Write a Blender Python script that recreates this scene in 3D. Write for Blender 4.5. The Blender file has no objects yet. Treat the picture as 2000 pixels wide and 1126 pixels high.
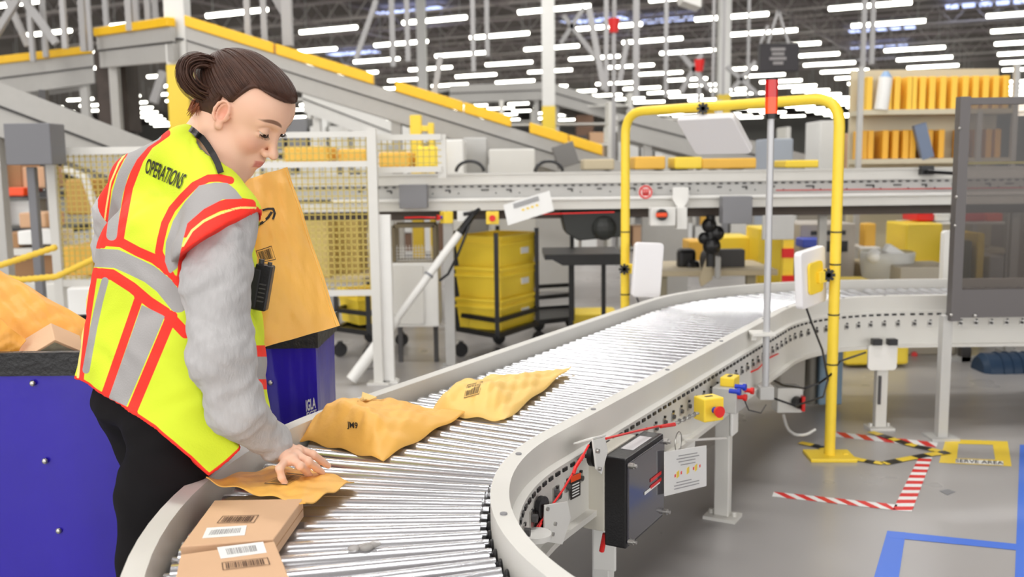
import bpy, bmesh, math, random
import numpy as np
from mathutils import Vector, Matrix
from mathutils.bvhtree import BVHTree
random.seed(7); np.random.seed(7)
PI = math.pi
COL = bpy.context.scene.collection
V = Vector
# ------------------------------------------------------------------ camera numbers
FPX = 1880.0; PITCH = math.atan(238/FPX); ROLL = math.radians(.716); CH = 1.30
cF = V((0, math.cos(PITCH), -math.sin(PITCH))); cU0 = V((0, math.sin(PITCH), math.cos(PITCH))); cR0 = V((1, 0, 0))
cR = math.cos(ROLL)*cR0 - math.sin(ROLL)*cU0; cU = math.cos(ROLL)*cU0 + math.sin(ROLL)*cR0
CAM = V((0, 0, CH))
def ray(x, y): return cF + ((x-1000)/FPX)*cR + ((563-y)/FPX)*cU
def P(x, y, z=0.0):                     # place point on the horizontal plane z
    d = ray(x, y); return CAM + d*((z-CH)/d.z)
def D(x, y, Y):                         # place point at distance Y into the hall
    d = ray(x, y); return CAM + d*(Y/d.y)
def proj(p):
    q = V(p)-CAM; c = q.dot(cF); return (1000+FPX*q.dot(cR)/c, 563-FPX*q.dot(cU)/c)

# ------------------------------------------------------------------ materials
def s2l(c):
    return tuple(((v/255)/12.92 if v/255 <= .04045 else ((v/255+.055)/1.055)**2.4) for v in c)
MATS = {}
def mat(name, rgb, rough=.5, metal=0., nz=0., nscale=20., bump=0., bscale=80., emit=0., alpha=1., trans=0., coat=0., spec=.5, stretch=None):
    if name in MATS: return MATS[name]
    m = bpy.data.materials.new(name); m.use_nodes = True; nt = m.node_tree; b = nt.nodes['Principled BSDF']
    c = s2l(rgb)
    b.inputs['Base Color'].default_value = (*c, 1); b.inputs['Roughness'].default_value = rough
    b.inputs['Metallic'].default_value = metal; b.inputs['Specular IOR Level'].default_value = spec
    if coat: b.inputs['Coat Weight'].default_value = coat; b.inputs['Coat Roughness'].default_value = .15
    if emit:
        b.inputs['Emission Color'].default_value = (*c, 1); b.inputs['Emission Strength'].default_value = emit
    if alpha < 1: b.inputs['Alpha'].default_value = alpha
    if trans: b.inputs['Transmission Weight'].default_value = trans
    if nz or bump:
        tc = nt.nodes.new('ShaderNodeTexCoord'); mp = nt.nodes.new('ShaderNodeMapping')
        nt.links.new(tc.outputs['Object'], mp.inputs[0])
        if stretch: mp.inputs['Scale'].default_value = stretch
    if nz:
        n = nt.nodes.new('ShaderNodeTexNoise'); n.inputs['Scale'].default_value = nscale; n.inputs['Detail'].default_value = 5
        nt.links.new(mp.outputs[0], n.inputs['Vector'])
        mx = nt.nodes.new('ShaderNodeMix'); mx.data_type = 'RGBA'
        lo = tuple(max(0, v*(1-nz)) for v in c); hi = tuple(min(1, v*(1+nz)) for v in c)
        mx.inputs[6].default_value = (*lo, 1); mx.inputs[7].default_value = (*hi, 1)
        nt.links.new(n.outputs[0], mx.inputs[0]); nt.links.new(mx.outputs[2], b.inputs['Base Color'])
    if bump:
        n2 = nt.nodes.new('ShaderNodeTexNoise'); n2.inputs['Scale'].default_value = bscale; n2.inputs['Detail'].default_value = 4
        nt.links.new(mp.outputs[0], n2.inputs['Vector'])
        bp = nt.nodes.new('ShaderNodeBump'); bp.inputs['Strength'].default_value = bump; bp.inputs['Distance'].default_value = .01
        nt.links.new(n2.outputs[0], bp.inputs['Height']); nt.links.new(bp.outputs[0], b.inputs['Normal'])
    MATS[name] = m; return m
PAINT = mat('rail_paint', (216, 214, 208), .42, nz=.05, nscale=6)
PAINTW = mat('white_paint', (232, 231, 227), .4, nz=.04, nscale=9)
GREYP = mat('grey_paint', (188, 187, 184), .45, nz=.05)
MIDG = mat('mid_grey_paint', (135, 135, 138), .5, nz=.05)
DARKG = mat('dark_grey', (72, 70, 70), .5, nz=.06)
BLACK = mat('black_plastic', (22, 21, 23), .35, bump=.08, bscale=200)
RUBBER = mat('black_rubber', (34, 33, 34), .7)
GALV = mat('galvanised_steel', (214, 214, 216), .26, metal=.9, nz=.05, nscale=8, stretch=(1, 1, 1))
STEEL = mat('zinc_steel', (190, 188, 184), .3, metal=.9)
YEL = mat('safety_yellow', (248, 214, 62), .38, nz=.03)
TOTE = mat('tote_yellow', (255, 220, 66), .42, nz=.05, nscale=5)
OCHRE = mat('ochre_tote', (236, 184, 72), .5, nz=.1, nscale=5)
MESHY = mat('mesh_wire_yellow', (206, 184, 96), .5)
RED = mat('signal_red', (226, 36, 34), .35)
ORANGE = mat('signal_orange', (245, 80, 25), .35)
BLUEB = mat('button_blue', (34, 60, 190), .35)
BINBLUE = mat('vinyl_blue', (42, 24, 164), .3, nz=.12, nscale=5, bump=.25, bscale=9, coat=.3)
RIM = mat('black_rim', (28, 28, 30), .4, bump=.4, bscale=60)
CARD = mat('cardboard', (216, 176, 140), .75, nz=.05, nscale=12, bump=.05, bscale=120)
CARDD = mat('cardboard_edge', (170, 130, 92), .8, nz=.08, nscale=30)
KRAFT = mat('kraft_paper', (246, 188, 92), .5, nz=.06, nscale=7, bump=.22, bscale=26)
KRAFTL = mat('kraft_paper_light', (250, 206, 118), .5, nz=.05, nscale=7, bump=.22, bscale=26)
WHITE = mat('white_label', (240, 240, 238), .5)
INK = mat('black_ink', (35, 28, 26), .6)
FUR = mat('furniture_beige', (196, 182, 152), .6, nz=.05)
ABS = mat('antenna_white', (238, 236, 238), .35)

# ------------------------------------------------------------------ mesh builder
class MB:
    def __init__(s): s.v = []; s.f = []; s.mi = []
    def add(s, vs, fs, mi=0):
        o = len(s.v); s.v += [tuple(v) for v in vs]; s.f += [tuple(i+o for i in f) for f in fs]; s.mi += [mi]*len(fs); return s
    def box(s, c, d, rz=0., m=None, mi=0):
        M = m if m is not None else Matrix.Rotation(rz, 3, 'Z'); c = V(c)
        vs = [c + M @ V((x*d[0]/2, y*d[1]/2, z*d[2]/2)) for x in (-1, 1) for y in (-1, 1) for z in (-1, 1)]
        return s.add(vs, [(0,1,3,2), (4,6,7,5), (0,4,5,1), (2,3,7,6), (0,2,6,4), (1,5,7,3)], mi)
    def span(s, a, b, mi=0):            # axis aligned box between corners
        a, b = V(a), V(b); return s.box((a+b)/2, [abs(b[i]-a[i]) for i in range(3)], mi=mi)
    def bar(s, p, q, w, h, mi=0, up=(0, 0, 1)):
        p, q = V(p), V(q); x = (q-p); L = x.length; x.normalize(); u = V(up)
        if abs(x.dot(u)) > .98: u = V((0, 1, 0))
        y = u.cross(x).normalized(); z = x.cross(y)
        return s.box((p+q)/2, (L, w, h), m=Matrix((x, y, z)).transposed(), mi=mi)
    def cyl(s, p, q, r, r2=None, n=12, caps=True, mi=0):
        return s.tube([p, q], [r, r if r2 is None else r2], n, caps, mi)
    def tube(s, pts, r, n=8, caps=True, mi=0, closed=False):
        pts = [V(p) for p in pts]; k = len(pts); rs = list(r) if hasattr(r, '__len__') else [r]*k
        t = []
        for i in range(k):
            if closed: a, b = pts[i-1], pts[(i+1) % k]
            else: a, b = pts[max(0, i-1)], pts[min(k-1, i+1)]
            d = (b-a); t.append(d.normalized() if d.length > 1e-9 else V((0, 0, 1)))
        u = V((0, 0, 1)) if abs(t[0].z) < .9 else V((1, 0, 0)); u = (u-t[0]*u.dot(t[0])).normalized()
        vs = []
        for i in range(k):
            u = (u-t[i]*u.dot(t[i])); u.normalize(); w = t[i].cross(u)
            vs += [pts[i]+rs[i]*(math.cos(2*PI*j/n)*u+math.sin(2*PI*j/n)*w) for j in range(n)]
        fs = []
        for i in range(k if closed else k-1):
            a, b = i*n, ((i+1) % k)*n
            fs += [(a+j, a+(j+1) % n, b+(j+1) % n, b+j) for j in range(n)]
        if caps and not closed: fs += [tuple(range(n-1, -1, -1)), tuple((k-1)*n+j for j in range(n))]
        return s.add(vs, fs, mi)
    def sph(s, c, r, nu=14, nv=9, mi=0, m=None):
        r = r if hasattr(r, '__len__') else (r, r, r); M = m if m is not None else Matrix.Identity(3); c = V(c)
        vs = [c+M @ V((0, 0, r[2]))]
        for i in range(1, nv):
            a = PI*i/nv
            vs += [c+M @ V((r[0]*math.sin(a)*math.cos(2*PI*j/nu), r[1]*math.sin(a)*math.sin(2*PI*j/nu), r[2]*math.cos(a))) for j in range(nu)]
        vs.append(c+M @ V((0, 0, -r[2])))
        fs = [(0, 1+j, 1+(j+1) % nu) for j in range(nu)]
        for i in range(nv-2):
            a, b = 1+i*nu, 1+(i+1)*nu
            fs += [(a+j, b+j, b+(j+1) % nu, a+(j+1) % nu) for j in range(nu)]
        e = 1+(nv-1)*nu; a = 1+(nv-2)*nu
        fs += [(e, a+(j+1) % nu, a+j) for j in range(nu)]
        return s.add(vs, fs, mi)
    def prism(s, poly, ext, mi=0):      # planar polygon (3D points) pushed along ext
        poly = [V(p) for p in poly]; n = len(poly); e = V(ext)
        return s.add(poly+[p+e for p in poly], [tuple(range(n-1, -1, -1)), tuple(range(n, 2*n))]+[(i, (i+1) % n, n+(i+1) % n, n+i) for i in range(n)], mi)
    def quad(s, a, b, c, d, mi=0): return s.add([a, b, c, d], [(0, 1, 2, 3)], mi)
    def build(s, name, mats, parent=None, bevel=0., smooth=None, sub=0):
        off = V((0, 0, 0))
        if parent is not None:
            r = parent
            while r.parent: r = r.parent
            off = r.location.copy()
        me = bpy.data.meshes.new(name)
        me.from_pydata([(v[0]-off[0], v[1]-off[1], v[2]-off[2]) for v in s.v], [], s.f)
        mats = mats if isinstance(mats, (list, tuple)) else [mats]
        for m in mats: me.materials.append(m)
        if len(mats) > 1: me.polygons.foreach_set('material_index', s.mi)
        me.validate()
        bm = bmesh.new(); bm.from_mesh(me); bmesh.ops.recalc_face_normals(bm, faces=bm.faces); bm.to_mesh(me); bm.free()
        o = bpy.data.objects.new(name, me); COL.objects.link(o)
        if parent is not None: o.parent = parent
        if smooth is not None:
            me.shade_smooth()
            if smooth < 170: me.set_sharp_from_angle(angle=math.radians(smooth))
        if bevel:
            md = o.modifiers.new('bevel', 'BEVEL'); md.width = bevel; md.segments = 2; md.limit_method = 'ANGLE'; md.angle_limit = .6
        if sub:
            md = o.modifiers.new('sub', 'SUBSURF'); md.levels = sub; md.render_levels = sub
        return o
def tag(o, label=None, cat=None, group=None, kind=None):
    if label: o['label'] = label
    if cat: o['category'] = cat
    if group: o['group'] = group
    if kind: o['kind'] = kind
    return o
def thing(name, label, cat, loc=(0, 0, 0), group=None):
    o = bpy.data.objects.new(name, None); COL.objects.link(o); o.location = loc; o.empty_display_size = .1
    return tag(o, label, cat, group)
def dup(o, parent=None):
    c = o.copy(); COL.objects.link(c)
    if parent is not None: c.parent = parent
    for ch in o.children: dup(ch, c)
    return c
def lerp(a, b, t): return a+(b-a)*t
def text_geo(txt, bold=.0):
    cu = bpy.data.curves.new('t', 'FONT'); cu.body = txt; cu.offset = bold; cu.resolution_u = 3
    o = bpy.data.objects.new('t', cu); COL.objects.link(o)
    dg = bpy.context.evaluated_depsgraph_get(); me = bpy.data.meshes.new_from_object(o.evaluated_get(dg))
    vs = [tuple(v.co) for v in me.vertices]; fs = [tuple(p.vertices) for p in me.polygons]
    bpy.data.objects.remove(o); bpy.data.meshes.remove(me)
    x0, x1 = min(v[0] for v in vs), max(v[0] for v in vs); y0, y1 = min(v[1] for v in vs), max(v[1] for v in vs)
    return [((v[0]-x0)/(x1-x0), (v[1]-y0)/(y1-y0)) for v in vs], fs
def barcode_geo(n=22, frame=True, seed=1):
    rnd = random.Random(seed); vs = []; fs = []
    def rc(a, b, c, d):
        o = len(vs); vs.extend([(a, b), (c, b), (c, d), (a, d)]); fs.append((o, o+1, o+2, o+3))
    x = .08
    while x < .9:
        w = rnd.choice((.012, .02, .03)); rc(x, .14, x+w, .86); x += w+rnd.choice((.012, .02, .026))
    if frame: rc(0, 0, 1, .05); rc(0, .95, 1, 1); rc(0, .05, .02, .95); rc(.98, .05, 1, .95)
    return vs, fs
def decal(name, geo, corners, material, parent, lift=V((0, 0, .0015))):   # corners bl, br, tr, tl in 3D
    bl, br, tr, tl = [V(c) for c in corners]; vs, fs = geo; m = MB()
    m.add([(bl*(1-u)*(1-v)+br*u*(1-v)+tr*u*v+tl*(1-u)*v)+lift for u, v in vs], fs)
    return m.build(name, material, parent)
def bvh_of(o):
    me = o.data; M = o.matrix_world if o.parent is None else None
    r = o
    while r.parent: r = r.parent
    off = r.location if o.parent else V((0, 0, 0))
    return BVHTree.FromPolygons([v.co+off for v in me.vertices], [tuple(p.vertices) for p in me.polygons])
def subdiv(geo, k=2):
    bm = bmesh.new(); vs, fs = geo
    bv = [bm.verts.new((v[0], v[1], 0)) for v in vs]
    for f in fs:
        try: bm.faces.new([bv[i] for i in f])
        except ValueError: pass
    bmesh.ops.subdivide_edges(bm, edges=bm.edges, cuts=k, use_grid_fill=False)
    bmesh.ops.triangulate(bm, faces=bm.faces); bm.verts.ensure_lookup_table(); bm.verts.index_update()
    out = ([(v.co.x, v.co.y) for v in bm.verts], [tuple(v.index for v in f.verts) for f in bm.faces]); bm.free(); return out
def wrap(name, geo, px, bvh, material, parent, lift=.002, cuts=1):       # print laid on a curved surface
    geo = subdiv(geo, cuts) if cuts else geo
    bl, br, tr, tl = [V(c) for c in px]; vs, fs = geo; m = MB(); out = []; last = None
    for u, v in vs:
        q = bl*(1-u)*(1-v)+br*u*(1-v)+tr*u*v+tl*(1-u)*v
        d = ray(q.x, q.y).normalized(); h = bvh.ray_cast(CAM, d)
        if h[0] is None: out.append(last or CAM+d*2); continue
        n = h[1] if h[1].dot(d) < 0 else -h[1]
        last = h[0]+n*lift; out.append(last)
    m.add(out, fs); return m.build(name, material, parent)

# ------------------------------------------------------------------ the hall
def floor_mat():
    m = bpy.data.materials.new('polished_concrete'); m.use_nodes = True; nt = m.node_tree; b = nt.nodes['Principled BSDF']
    tc = nt.nodes.new('ShaderNodeTexCoord'); n = nt.nodes.new('ShaderNodeTexNoise'); n.inputs['Scale'].default_value = .7; n.inputs['Detail'].default_value = 3
    nt.links.new(tc.outputs['Object'], n.inputs['Vector'])
    r = nt.nodes.new('ShaderNodeValToRGB'); r.color_ramp.elements[0].position = .3; r.color_ramp.elements[1].position = .75
    r.color_ramp.elements[0].color = (*s2l((160, 157, 156)), 1); r.color_ramp.elements[1].color = (*s2l((180, 177, 175)), 1)
    nt.links.new(n.outputs[0], r.inputs[0]); nt.links.new(r.outputs[0], b.inputs['Base Color'])
    n3 = nt.nodes.new('ShaderNodeTexNoise'); n3.inputs['Scale'].default_value = 3; nt.links.new(tc.outputs['Object'], n3.inputs['Vector'])
    mr = nt.nodes.new('ShaderNodeMapRange'); mr.inputs[3].default_value = .2; mr.inputs[4].default_value = .42
    nt.links.new(n3.outputs[0], mr.inputs[0]); nt.links.new(mr.outputs[0], b.inputs['Roughness'])
    return m
fl = MB(); fl.quad((-90, -15, 0), (120, -15, 0), (120, 170, 0), (-90, 170, 0)); tag(fl.build('floor', floor_mat()), kind='structure')
ROOFZ = 9.2
roofm = mat('roof_deck', (118, 108, 106), .7, nz=.35, nscale=.8, stretch=(1, 4, 1))
rf = MB(); rf.quad((-90, -15, ROOFZ), (-90, 170, ROOFZ), (120, 170, ROOFZ), (120, -15, ROOFZ)); tag(rf.build('ceiling', roofm), kind='structure')
wallm = mat('far_wall_panel', (196, 194, 190), .7, nz=.1, nscale=.3)
wb = MB(); wb.box((15, 170, ROOFZ/2), (210, .3, ROOFZ)); tag(wb.build('wall_back', wallm), kind='structure')
wl = MB(); wl.box((-90, 78, ROOFZ/2), (.3, 185, ROOFZ)); tag(wl.build('wall_left', wallm), kind='structure')
wr = MB(); wr.box((120, 78, ROOFZ/2), (.3, 185, ROOFZ)); tag(wr.build('wall_right', wallm), kind='structure')
# lamps hang in a rotated grid
LA = V((2.61, 4.88, 0)); LB = V((-4.8, 2.4, 0)); LZ = CH+6.0; L0 = V((13.95, 38.25, LZ)); LD = LB.normalized()
TUBE = mat('lamp_tube', (255, 253, 240), .4, emit=9.0)
HOUS = mat('lamp_housing', (205, 205, 205), .5)
spots = []
for i in range(-12, 30):
    for j in range(-14, 22):
        p = L0+LA*i+LB*j
        if p.y < 8: continue
        x, y = proj(p)
        if -140 < x < 2140 and -40 < y < 262 and (i*7+j*13) % 11 != 3: spots.append((p.y, p, x, y))
spots.sort(key=lambda t: t[0]); spots = spots[:290]
for i in range(-12, 20):
    for j in range(-14, 18):
        p = L0+LA*i+LB*j
        if p.y < 8 or p.y > 52: continue
        x, y = proj(p)
        if (-700 < x <= -140 or 2140 <= x < 2500) and y < 262: spots.append((p.y, p, x, y))
def ltube():
    m = MB(); m.cyl((-1.5, 0, 0), (1.5, 0, 0), .085, n=8); return m
hl = MB(); hl.box((0, 0, .09), (3.05, .16, .07)); hl.box((-1.2, 0, 1.0), (.025, .025, 1.8)); hl.box((1.2, 0, 1.0), (.025, .025, 1.8))
lamp0 = None; ang = math.atan2(LD.y, LD.x)+PI
def lampname(x, y):
    sx = 'beyond the left edge' if x < -60 else 'beyond the right edge' if x > 2060 else 'far left' if x < 400 else 'left' if x < 800 else 'middle' if x < 1200 else 'right' if x < 1600 else 'far right'
    sy = 'nearest rows' if y < 60 else 'middle rows' if y < 130 else 'far rows' if y < 190 else 'farthest rows'
    return sx, sy
for k, (_, p, x, y) in enumerate(spots):
    if lamp0 is None:
        lamp0 = thing('strip_lamp', '', 'lamp'); ltube().build('lamp_tube', TUBE, lamp0, smooth=40); hl.build('lamp_housing', HOUS, lamp0); o = lamp0
    else: o = dup(lamp0)
    o.location = p; o.rotation_euler = (0, 0, ang); sx, sy = lampname(x, y)
    tag(o, f'lit white strip lamp under the roof, {sy}, {sx} of the picture', 'lamp', f'ceiling strip lamps, {sy}, {sx}')
for i in range(-9, -3):
    for j in range(-1, 6):
        p = L0+LA*i+LB*j
        if -13 < p.x < 13 and -9 < p.y < 19:
            ld = bpy.data.lights.new('strip_light', 'AREA'); ld.shape = 'RECTANGLE'; ld.size = 3.0; ld.size_y = .45; ld.energy = 125; ld.color = (1, .985, .955)
            lo = bpy.data.objects.new('strip_light', ld); COL.objects.link(lo); lo.location = p-V((0, 0, .12)); lo.rotation_euler = (0, 0, ang)
# roof structure: bar joists and girders
JM = mat('joist_paint', (205, 198, 195), .6)
JD = mat('joist_dark', (160, 150, 150), .6)
g = LA.normalized(); w = LB.normalized()
def truss(a, b, dz, name, label, m, n=None, grp=None):
    t = MB(); a, b = V(a), V(b); L = (b-a).length; n = n or int(L/1.6); up = V((0, 0, dz))
    t.bar(a, b, .09, .09); t.bar(a+up, b+up, .09, .09)
    for i in range(n):
        p = lerp(a, b, i/n); q = lerp(a, b, (i+1)/n); mdd = (p+q)/2+up
        t.bar(p, mdd, .04, .04); t.bar(mdd, q, .04, .04)
    return tag(t.build(name, m), label, 'roof truss', grp)
for k in range(16):
    c = V((6, 14, 0))+g*(k*4.1-2); 
    a = c-w*46; b = c+w*46
    truss((a.x, a.y, 8.2), (b.x, b.y, 8.2), .85, 'roof_joist', 'grey open web steel joist running under the dark roof deck', JD if k % 2 else JM, grp='roof joists')
for k in range(5):
    a = V((-30+k*11, 6, 7.9)); b = a+g*80
    truss(a, b, 1.2, 'roof_girder', 'deep steel girder crossing the joists under the dark roof', JD, n=36, grp='roof girders')
SKY = mat('skylight_panel', (190, 205, 255), .5, emit=1.6)
for k, (x, y) in enumerate([(805, 22), (1722, 57), (1925, 8), (690, 104), (1295, 40), (1160, 40), (1715, 90)]):
    p = P(x, y, 8.9); m = MB(); 
    for q in range(5): m.box((0, 0, 0) if 0 else p+w*(q-2)*.75, (.55, 1.1, .05), rz=ang)
    tag(m.build('skylight', SKY), f'bluish glowing skylight strip in the dark roof, {["above the long sloping conveyor","above the yellow bin shelves","top right corner of the picture","left of the first column","right of the column with the T top","beside the column with the T top","over the shelf end"][k]}', 'skylight')
# ------------------------------------------------------------------ roller conveyor in the foreground
ZT = .65; ZR = .585; RR = .865; RO = 1.475; TH = math.radians(29.6)
C1 = V((.82, 1.87, 0)); hd = V((math.sin(TH), math.cos(TH), 0)); nrm = V((-hd.y, hd.x, 0))*-1   # nrm points to the inner (right) side
nin = V((math.cos(TH), -math.sin(TH), 0))
S0 = C1-nin*RR; LS = 2.253; C2 = S0+hd*LS+nin*RR
def arc_pts(C, r, a0, a1, n): return [C+V((-math.cos(t)*r, math.sin(t)*r, 0)) for t in [lerp(a0, a1, i/n) for i in range(n+1)]]
def sweep(path, prof, closed=True):     # profile (offset to inner side, z) along a path; returns MB
    m = MB(); k = len(path); n = len(prof); vs = []
    for i, p in enumerate(path):
        a, b = path[max(0, i-1)], path[min(k-1, i+1)]; t = (b-a).normalized(); s = V((t.y, -t.x, 0))
        vs += [p+s*u+V((0, 0, z)) for u, z in prof]
    fs = [(i*n+j, i*n+(j+1) % n, (i+1)*n+(j+1) % n, (i+1)*n+j) for i in range(k-1) for j in range(n if closed else n-1)]
    if closed: fs += [tuple(range(n-1, -1, -1)), tuple((k-1)*n+j for j in range(n))]
    return m.add(vs, fs)
# channel section: lip on top, web, flange at the foot (u>0 is the inner side)
def prof_inner(): return [(-.004, ZT), (.034, ZT), (.034, ZT-.07), (.052, ZT-.075), (.052, ZT-.235), (.075, ZT-.235), (.075, ZT-.25), (.044, ZT-.25), (.044, ZT-.083), (.026, ZT-.078), (.026, ZT-.008), (.004, ZT-.008), (.004, ZT-.075), (-.004, ZT-.075)]
def prof_outer(): return [(.004, ZT), (-.034, ZT), (-.034, ZT-.07), (-.052, ZT-.075), (-.052, ZT-.235), (-.07, ZT-.235), (-.07, ZT-.25), (-.044, ZT-.25), (-.044, ZT-.083), (-.026, ZT-.078), (-.026, ZT-.008), (-.004, ZT-.008), (-.004, ZT-.075), (.004, ZT-.075)]
segs = {
 'a': (arc_pts(C1, RR, math.radians(-70), TH, 34), arc_pts(C1, RO, math.radians(-70), TH, 34)),
 'b': ([S0, S0+hd*LS*.5, S0+hd*LS], [S0-nin*.61, S0-nin*.61+hd*LS*.5, S0-nin*.61+hd*LS]),
 'c': (arc_pts(C2, RR, TH, math.radians(90), 22), arc_pts(C2, RO, TH, math.radians(90), 22)),
 'd': ([C2+V((0, RR, 0)), C2+V((4.5, RR, 0))], [C2+V((0, RO, 0)), C2+V((4.5, RO, 0))]),
}
labels = {
 'a': ('curved roller conveyor section in the foreground carrying the boxes and mailers', -60, TH),
 'b': ('straight roller conveyor section leading away from the near curve'),
 'c': ('far curved roller conveyor section bending right behind the yellow gantry'),
 'd': ('far straight roller conveyor section passing behind the smoked screen'),
}
ROLLM = mat('roller_steel', (218, 219, 223), .24, metal=.85, nz=.06, nscale=3)
PAN = mat('conveyor_pan', (150, 146, 142), .6)
conv = {}
def roller_lines(key):
    if key in 'ac':
        C = C1 if key == 'a' else C2; a0 = math.radians(-66) if key == 'a' else TH; a1 = TH if key == 'a' else math.radians(89)
        n = int((a1-a0)*1.17/.0575)
        return [(C+V((-math.cos(t)*(RR+.012), math.sin(t)*(RR+.012), ZR)), C+V((-math.cos(t)*(RO-.012), math.sin(t)*(RO-.012), ZR))) for t in [a0+(a1-a0)*(i+.5)/n for i in range(n)]]
    if key == 'b': n = 39; st = S0; dr = hd; off = -nin*.61; L = LS
    else: n = 40; st = C2+V((0, RR, 0)); dr = V((1, 0, 0)); off = V((0, .61, 0)); L = 2.4
    return [(st+dr*L*(i+.5)/n+off*.02+V((0, 0, ZR)), st+dr*L*(i+.5)/n+off*.98+V((0, 0, ZR))) for i in range(n)]
for key, (pin, pout) in segs.items():
    lab = labels[key][0] if isinstance(labels[key], tuple) else labels[key]
    base = V(pin[len(pin)//2]); base.z = 0
    t = thing('roller_conveyor', lab, 'conveyor', base, 'roller conveyor sections'); conv[key] = t
    sweep(pin, prof_inner()).build('inner_side_rail', PAINT, t, smooth=30)
    sweep(pout, prof_outer()).build('outer_side_rail', PAINT, t, smooth=30)
    # pan below the rollers
    m = MB(); n = len(pin)
    m.add([p+V((0, 0, ZR-.10)) for p in pin]+[p+V((0, 0, ZR-.10)) for p in pout]+[p+V((0, 0, ZR-.11)) for p in pin]+[p+V((0, 0, ZR-.11)) for p in pout],
          [(i, i+1, n+i+1, n+i) for i in range(n-1)]+[(2*n+i, 3*n+i, 3*n+i+1, 2*n+i+1) for i in range(n-1)])
    m.build('bottom_pan', PAN, t)
    for p, q in roller_lines(key):
        d = (q-p).normalized()
        r = MB(); r.tube([p, p+d*.012, p+d*.014, q-d*.014, q-d*.012, q], [.008, .008, .0245, .0245, .008, .008], n=14 if key in 'ab' else 10)
        r.build('roller', ROLLM, t, smooth=40)
    # black roller pockets and bolt plates along the inner rail face
    pk = MB(); bt = MB()
    L = [0]
    for i in range(1, n): L.append(L[-1]+(pin[i]-pin[i-1]).length)
    def at(s):
        for i in range(1, n):
            if s <= L[i]: u = (s-L[i-1])/(L[i]-L[i-1]); tt = (pin[i]-pin[i-1]).normalized(); return lerp(pin[i-1], pin[i], u), tt
        return pin[-1], (pin[-1]-pin[-2]).normalized()
    s = .02
    while s < L[-1]:
        p, tt = at(s); sd = V((tt.y, -tt.x, 0)); M = Matrix((tt, sd, V((0, 0, 1)))).transposed()
        pk.box(p+sd*.053+V((0, 0, ZT-.088)), (.022, .006, .009), m=M)
        s += .043
    s = .03; k = 0
    while s < L[-1]:
        p, tt = at(s); sd = V((tt.y, -tt.x, 0)); M = Matrix((tt, sd, V((0, 0, 1)))).transposed(); c = p+sd*.054+V((0, 0, ZT-.135))
        kk = 1.45 if key == 'a' else 1.; bt.box(c, (.022*kk, .004, .026*kk), m=M, mi=0); bt.cyl(c, c+sd*.009*kk, .007*kk, n=8, mi=1); bt.box(c+V((0, 0, .016))+tt*.004, (.008, .008, .006), m=M, mi=2)
        if key == 'a' and k % 2: bt.cyl(c-V((0, 0, .05)), c-V((0, 0, .05))+sd*.006, .011, n=10, mi=0)
        s += .09 if key == 'a' else .075; k += 1
    pk.build('chain_slots', BLACK, t)['kind'] = 'stuff'; bt.build('roller_bolts', [STEEL, DARKG, BLACK], t, smooth=40)['kind'] = 'stuff'
    # joint bolts on the top lip
    jb = MB()
    for u in (.12, .37, .62, .88):
        p, tt = at(L[-1]*u); sd = V((tt.y, -tt.x, 0)); jb.cyl(p+sd*.015+V((0, 0, ZT)), p+sd*.015+V((0, 0, ZT+.003)), .007, n=10)
    jb.build('lip_bolts', MIDG, t)
# outer dark gap brushes at the inner edge of the near curve
m = MB()
for i, tt in enumerate([math.radians(-60+i*3.1) for i in range(29)]):
    c = C1+V((-math.cos(tt)*(RR+.006), math.sin(tt)*(RR+.006), ZR-.01)); m.sph(c, (.009, .016, .022), 8, 6)
m.build('roller_end_caps', BLACK, conv['a'], smooth=60)['kind'] = 'stuff'
# legs
def leg(name, base, top, label, yaw=TH*-1, w=.055, cat='support leg', m=PAINT, plate=.12, grp=None):
    b = V((base[0], base[1], 0)); t = thing(name, label, cat, b, grp)
    q = MB(); q.box(b+V((0, 0, top/2+.006)), (w, w*.75, top-.012), rz=yaw); q.build('post', m, t, bevel=.004)
    q = MB(); q.box(b+V((0, 0, .006)), (plate, plate*.8, .012), rz=yaw)
    for sx in (-1, 1): q.cyl(b+Matrix.Rotation(yaw, 3, 'Z') @ V((sx*plate*.36, 0, .012)), b+Matrix.Rotation(yaw, 3, 'Z') @ V((sx*plate*.36, 0, .028)), .009, n=6)
    q.build('foot_plate', m, t)
    return t
L1 = P(1411, 1010); t = leg('conveyor_leg', L1, ZT-.17, 'grey steel leg holding the yellow stop box beside the near conveyor')
q = MB(); q.box(V((L1.x+.035, L1.y-.01, ZT-.25)), (.012, .07, .16), rz=-TH); q.build('slotted_bracket', PAINTW, t, bevel=.004)
L2 = P(1717, 836); t = leg('conveyor_leg', L2, .42, 'grey steel leg with a rounded white plate under the far curve', yaw=0)
q = MB(); c = D(1724, 698, L2.y-.04); 
pts = []
for (sx, sz) in ((1, 1), (-1, 1), (-1, -1), (1, -1)):
    for a in range(4):
        th = {(1, 1): 0, (-1, 1): 90, (-1, -1): 180, (1, -1): 270}[(sx, sz)]+a*30; pts.append(c+V((sx*.05+.02*math.cos(math.radians(th)), 0, sz*.042+.02*math.sin(math.radians(th)))))
q.prism(pts, (0, .012, 0)); q.build('rounded_plate', PAINTW, t)
for xx in (1712, 1742): q = MB(); q.box(D(xx, 667, L2.y-.05), (.045, .04, .03)); q.build('black_sensor', BLACK, t, bevel=.003)
q = MB(); q.box(c+V((-.01, -.002, -.16)), (.012, .01, .14)); q.build('slot', DARKG, t)
p = C1+V((-math.cos(math.radians(8))*(RR-.09), math.sin(math.radians(8))*(RR-.09), 0))
L3 = P(1178, 1190); t = leg('conveyor_leg', L3, .33, 'white bracketed leg below the black control box', m=PAINTW)
q = MB(); cc = D(1180, 1072, L3.y-.03); q.box(cc, (.07, .012, .13), rz=-.2); q.build('slotted_bracket', PAINTW, t, bevel=.01)
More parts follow.
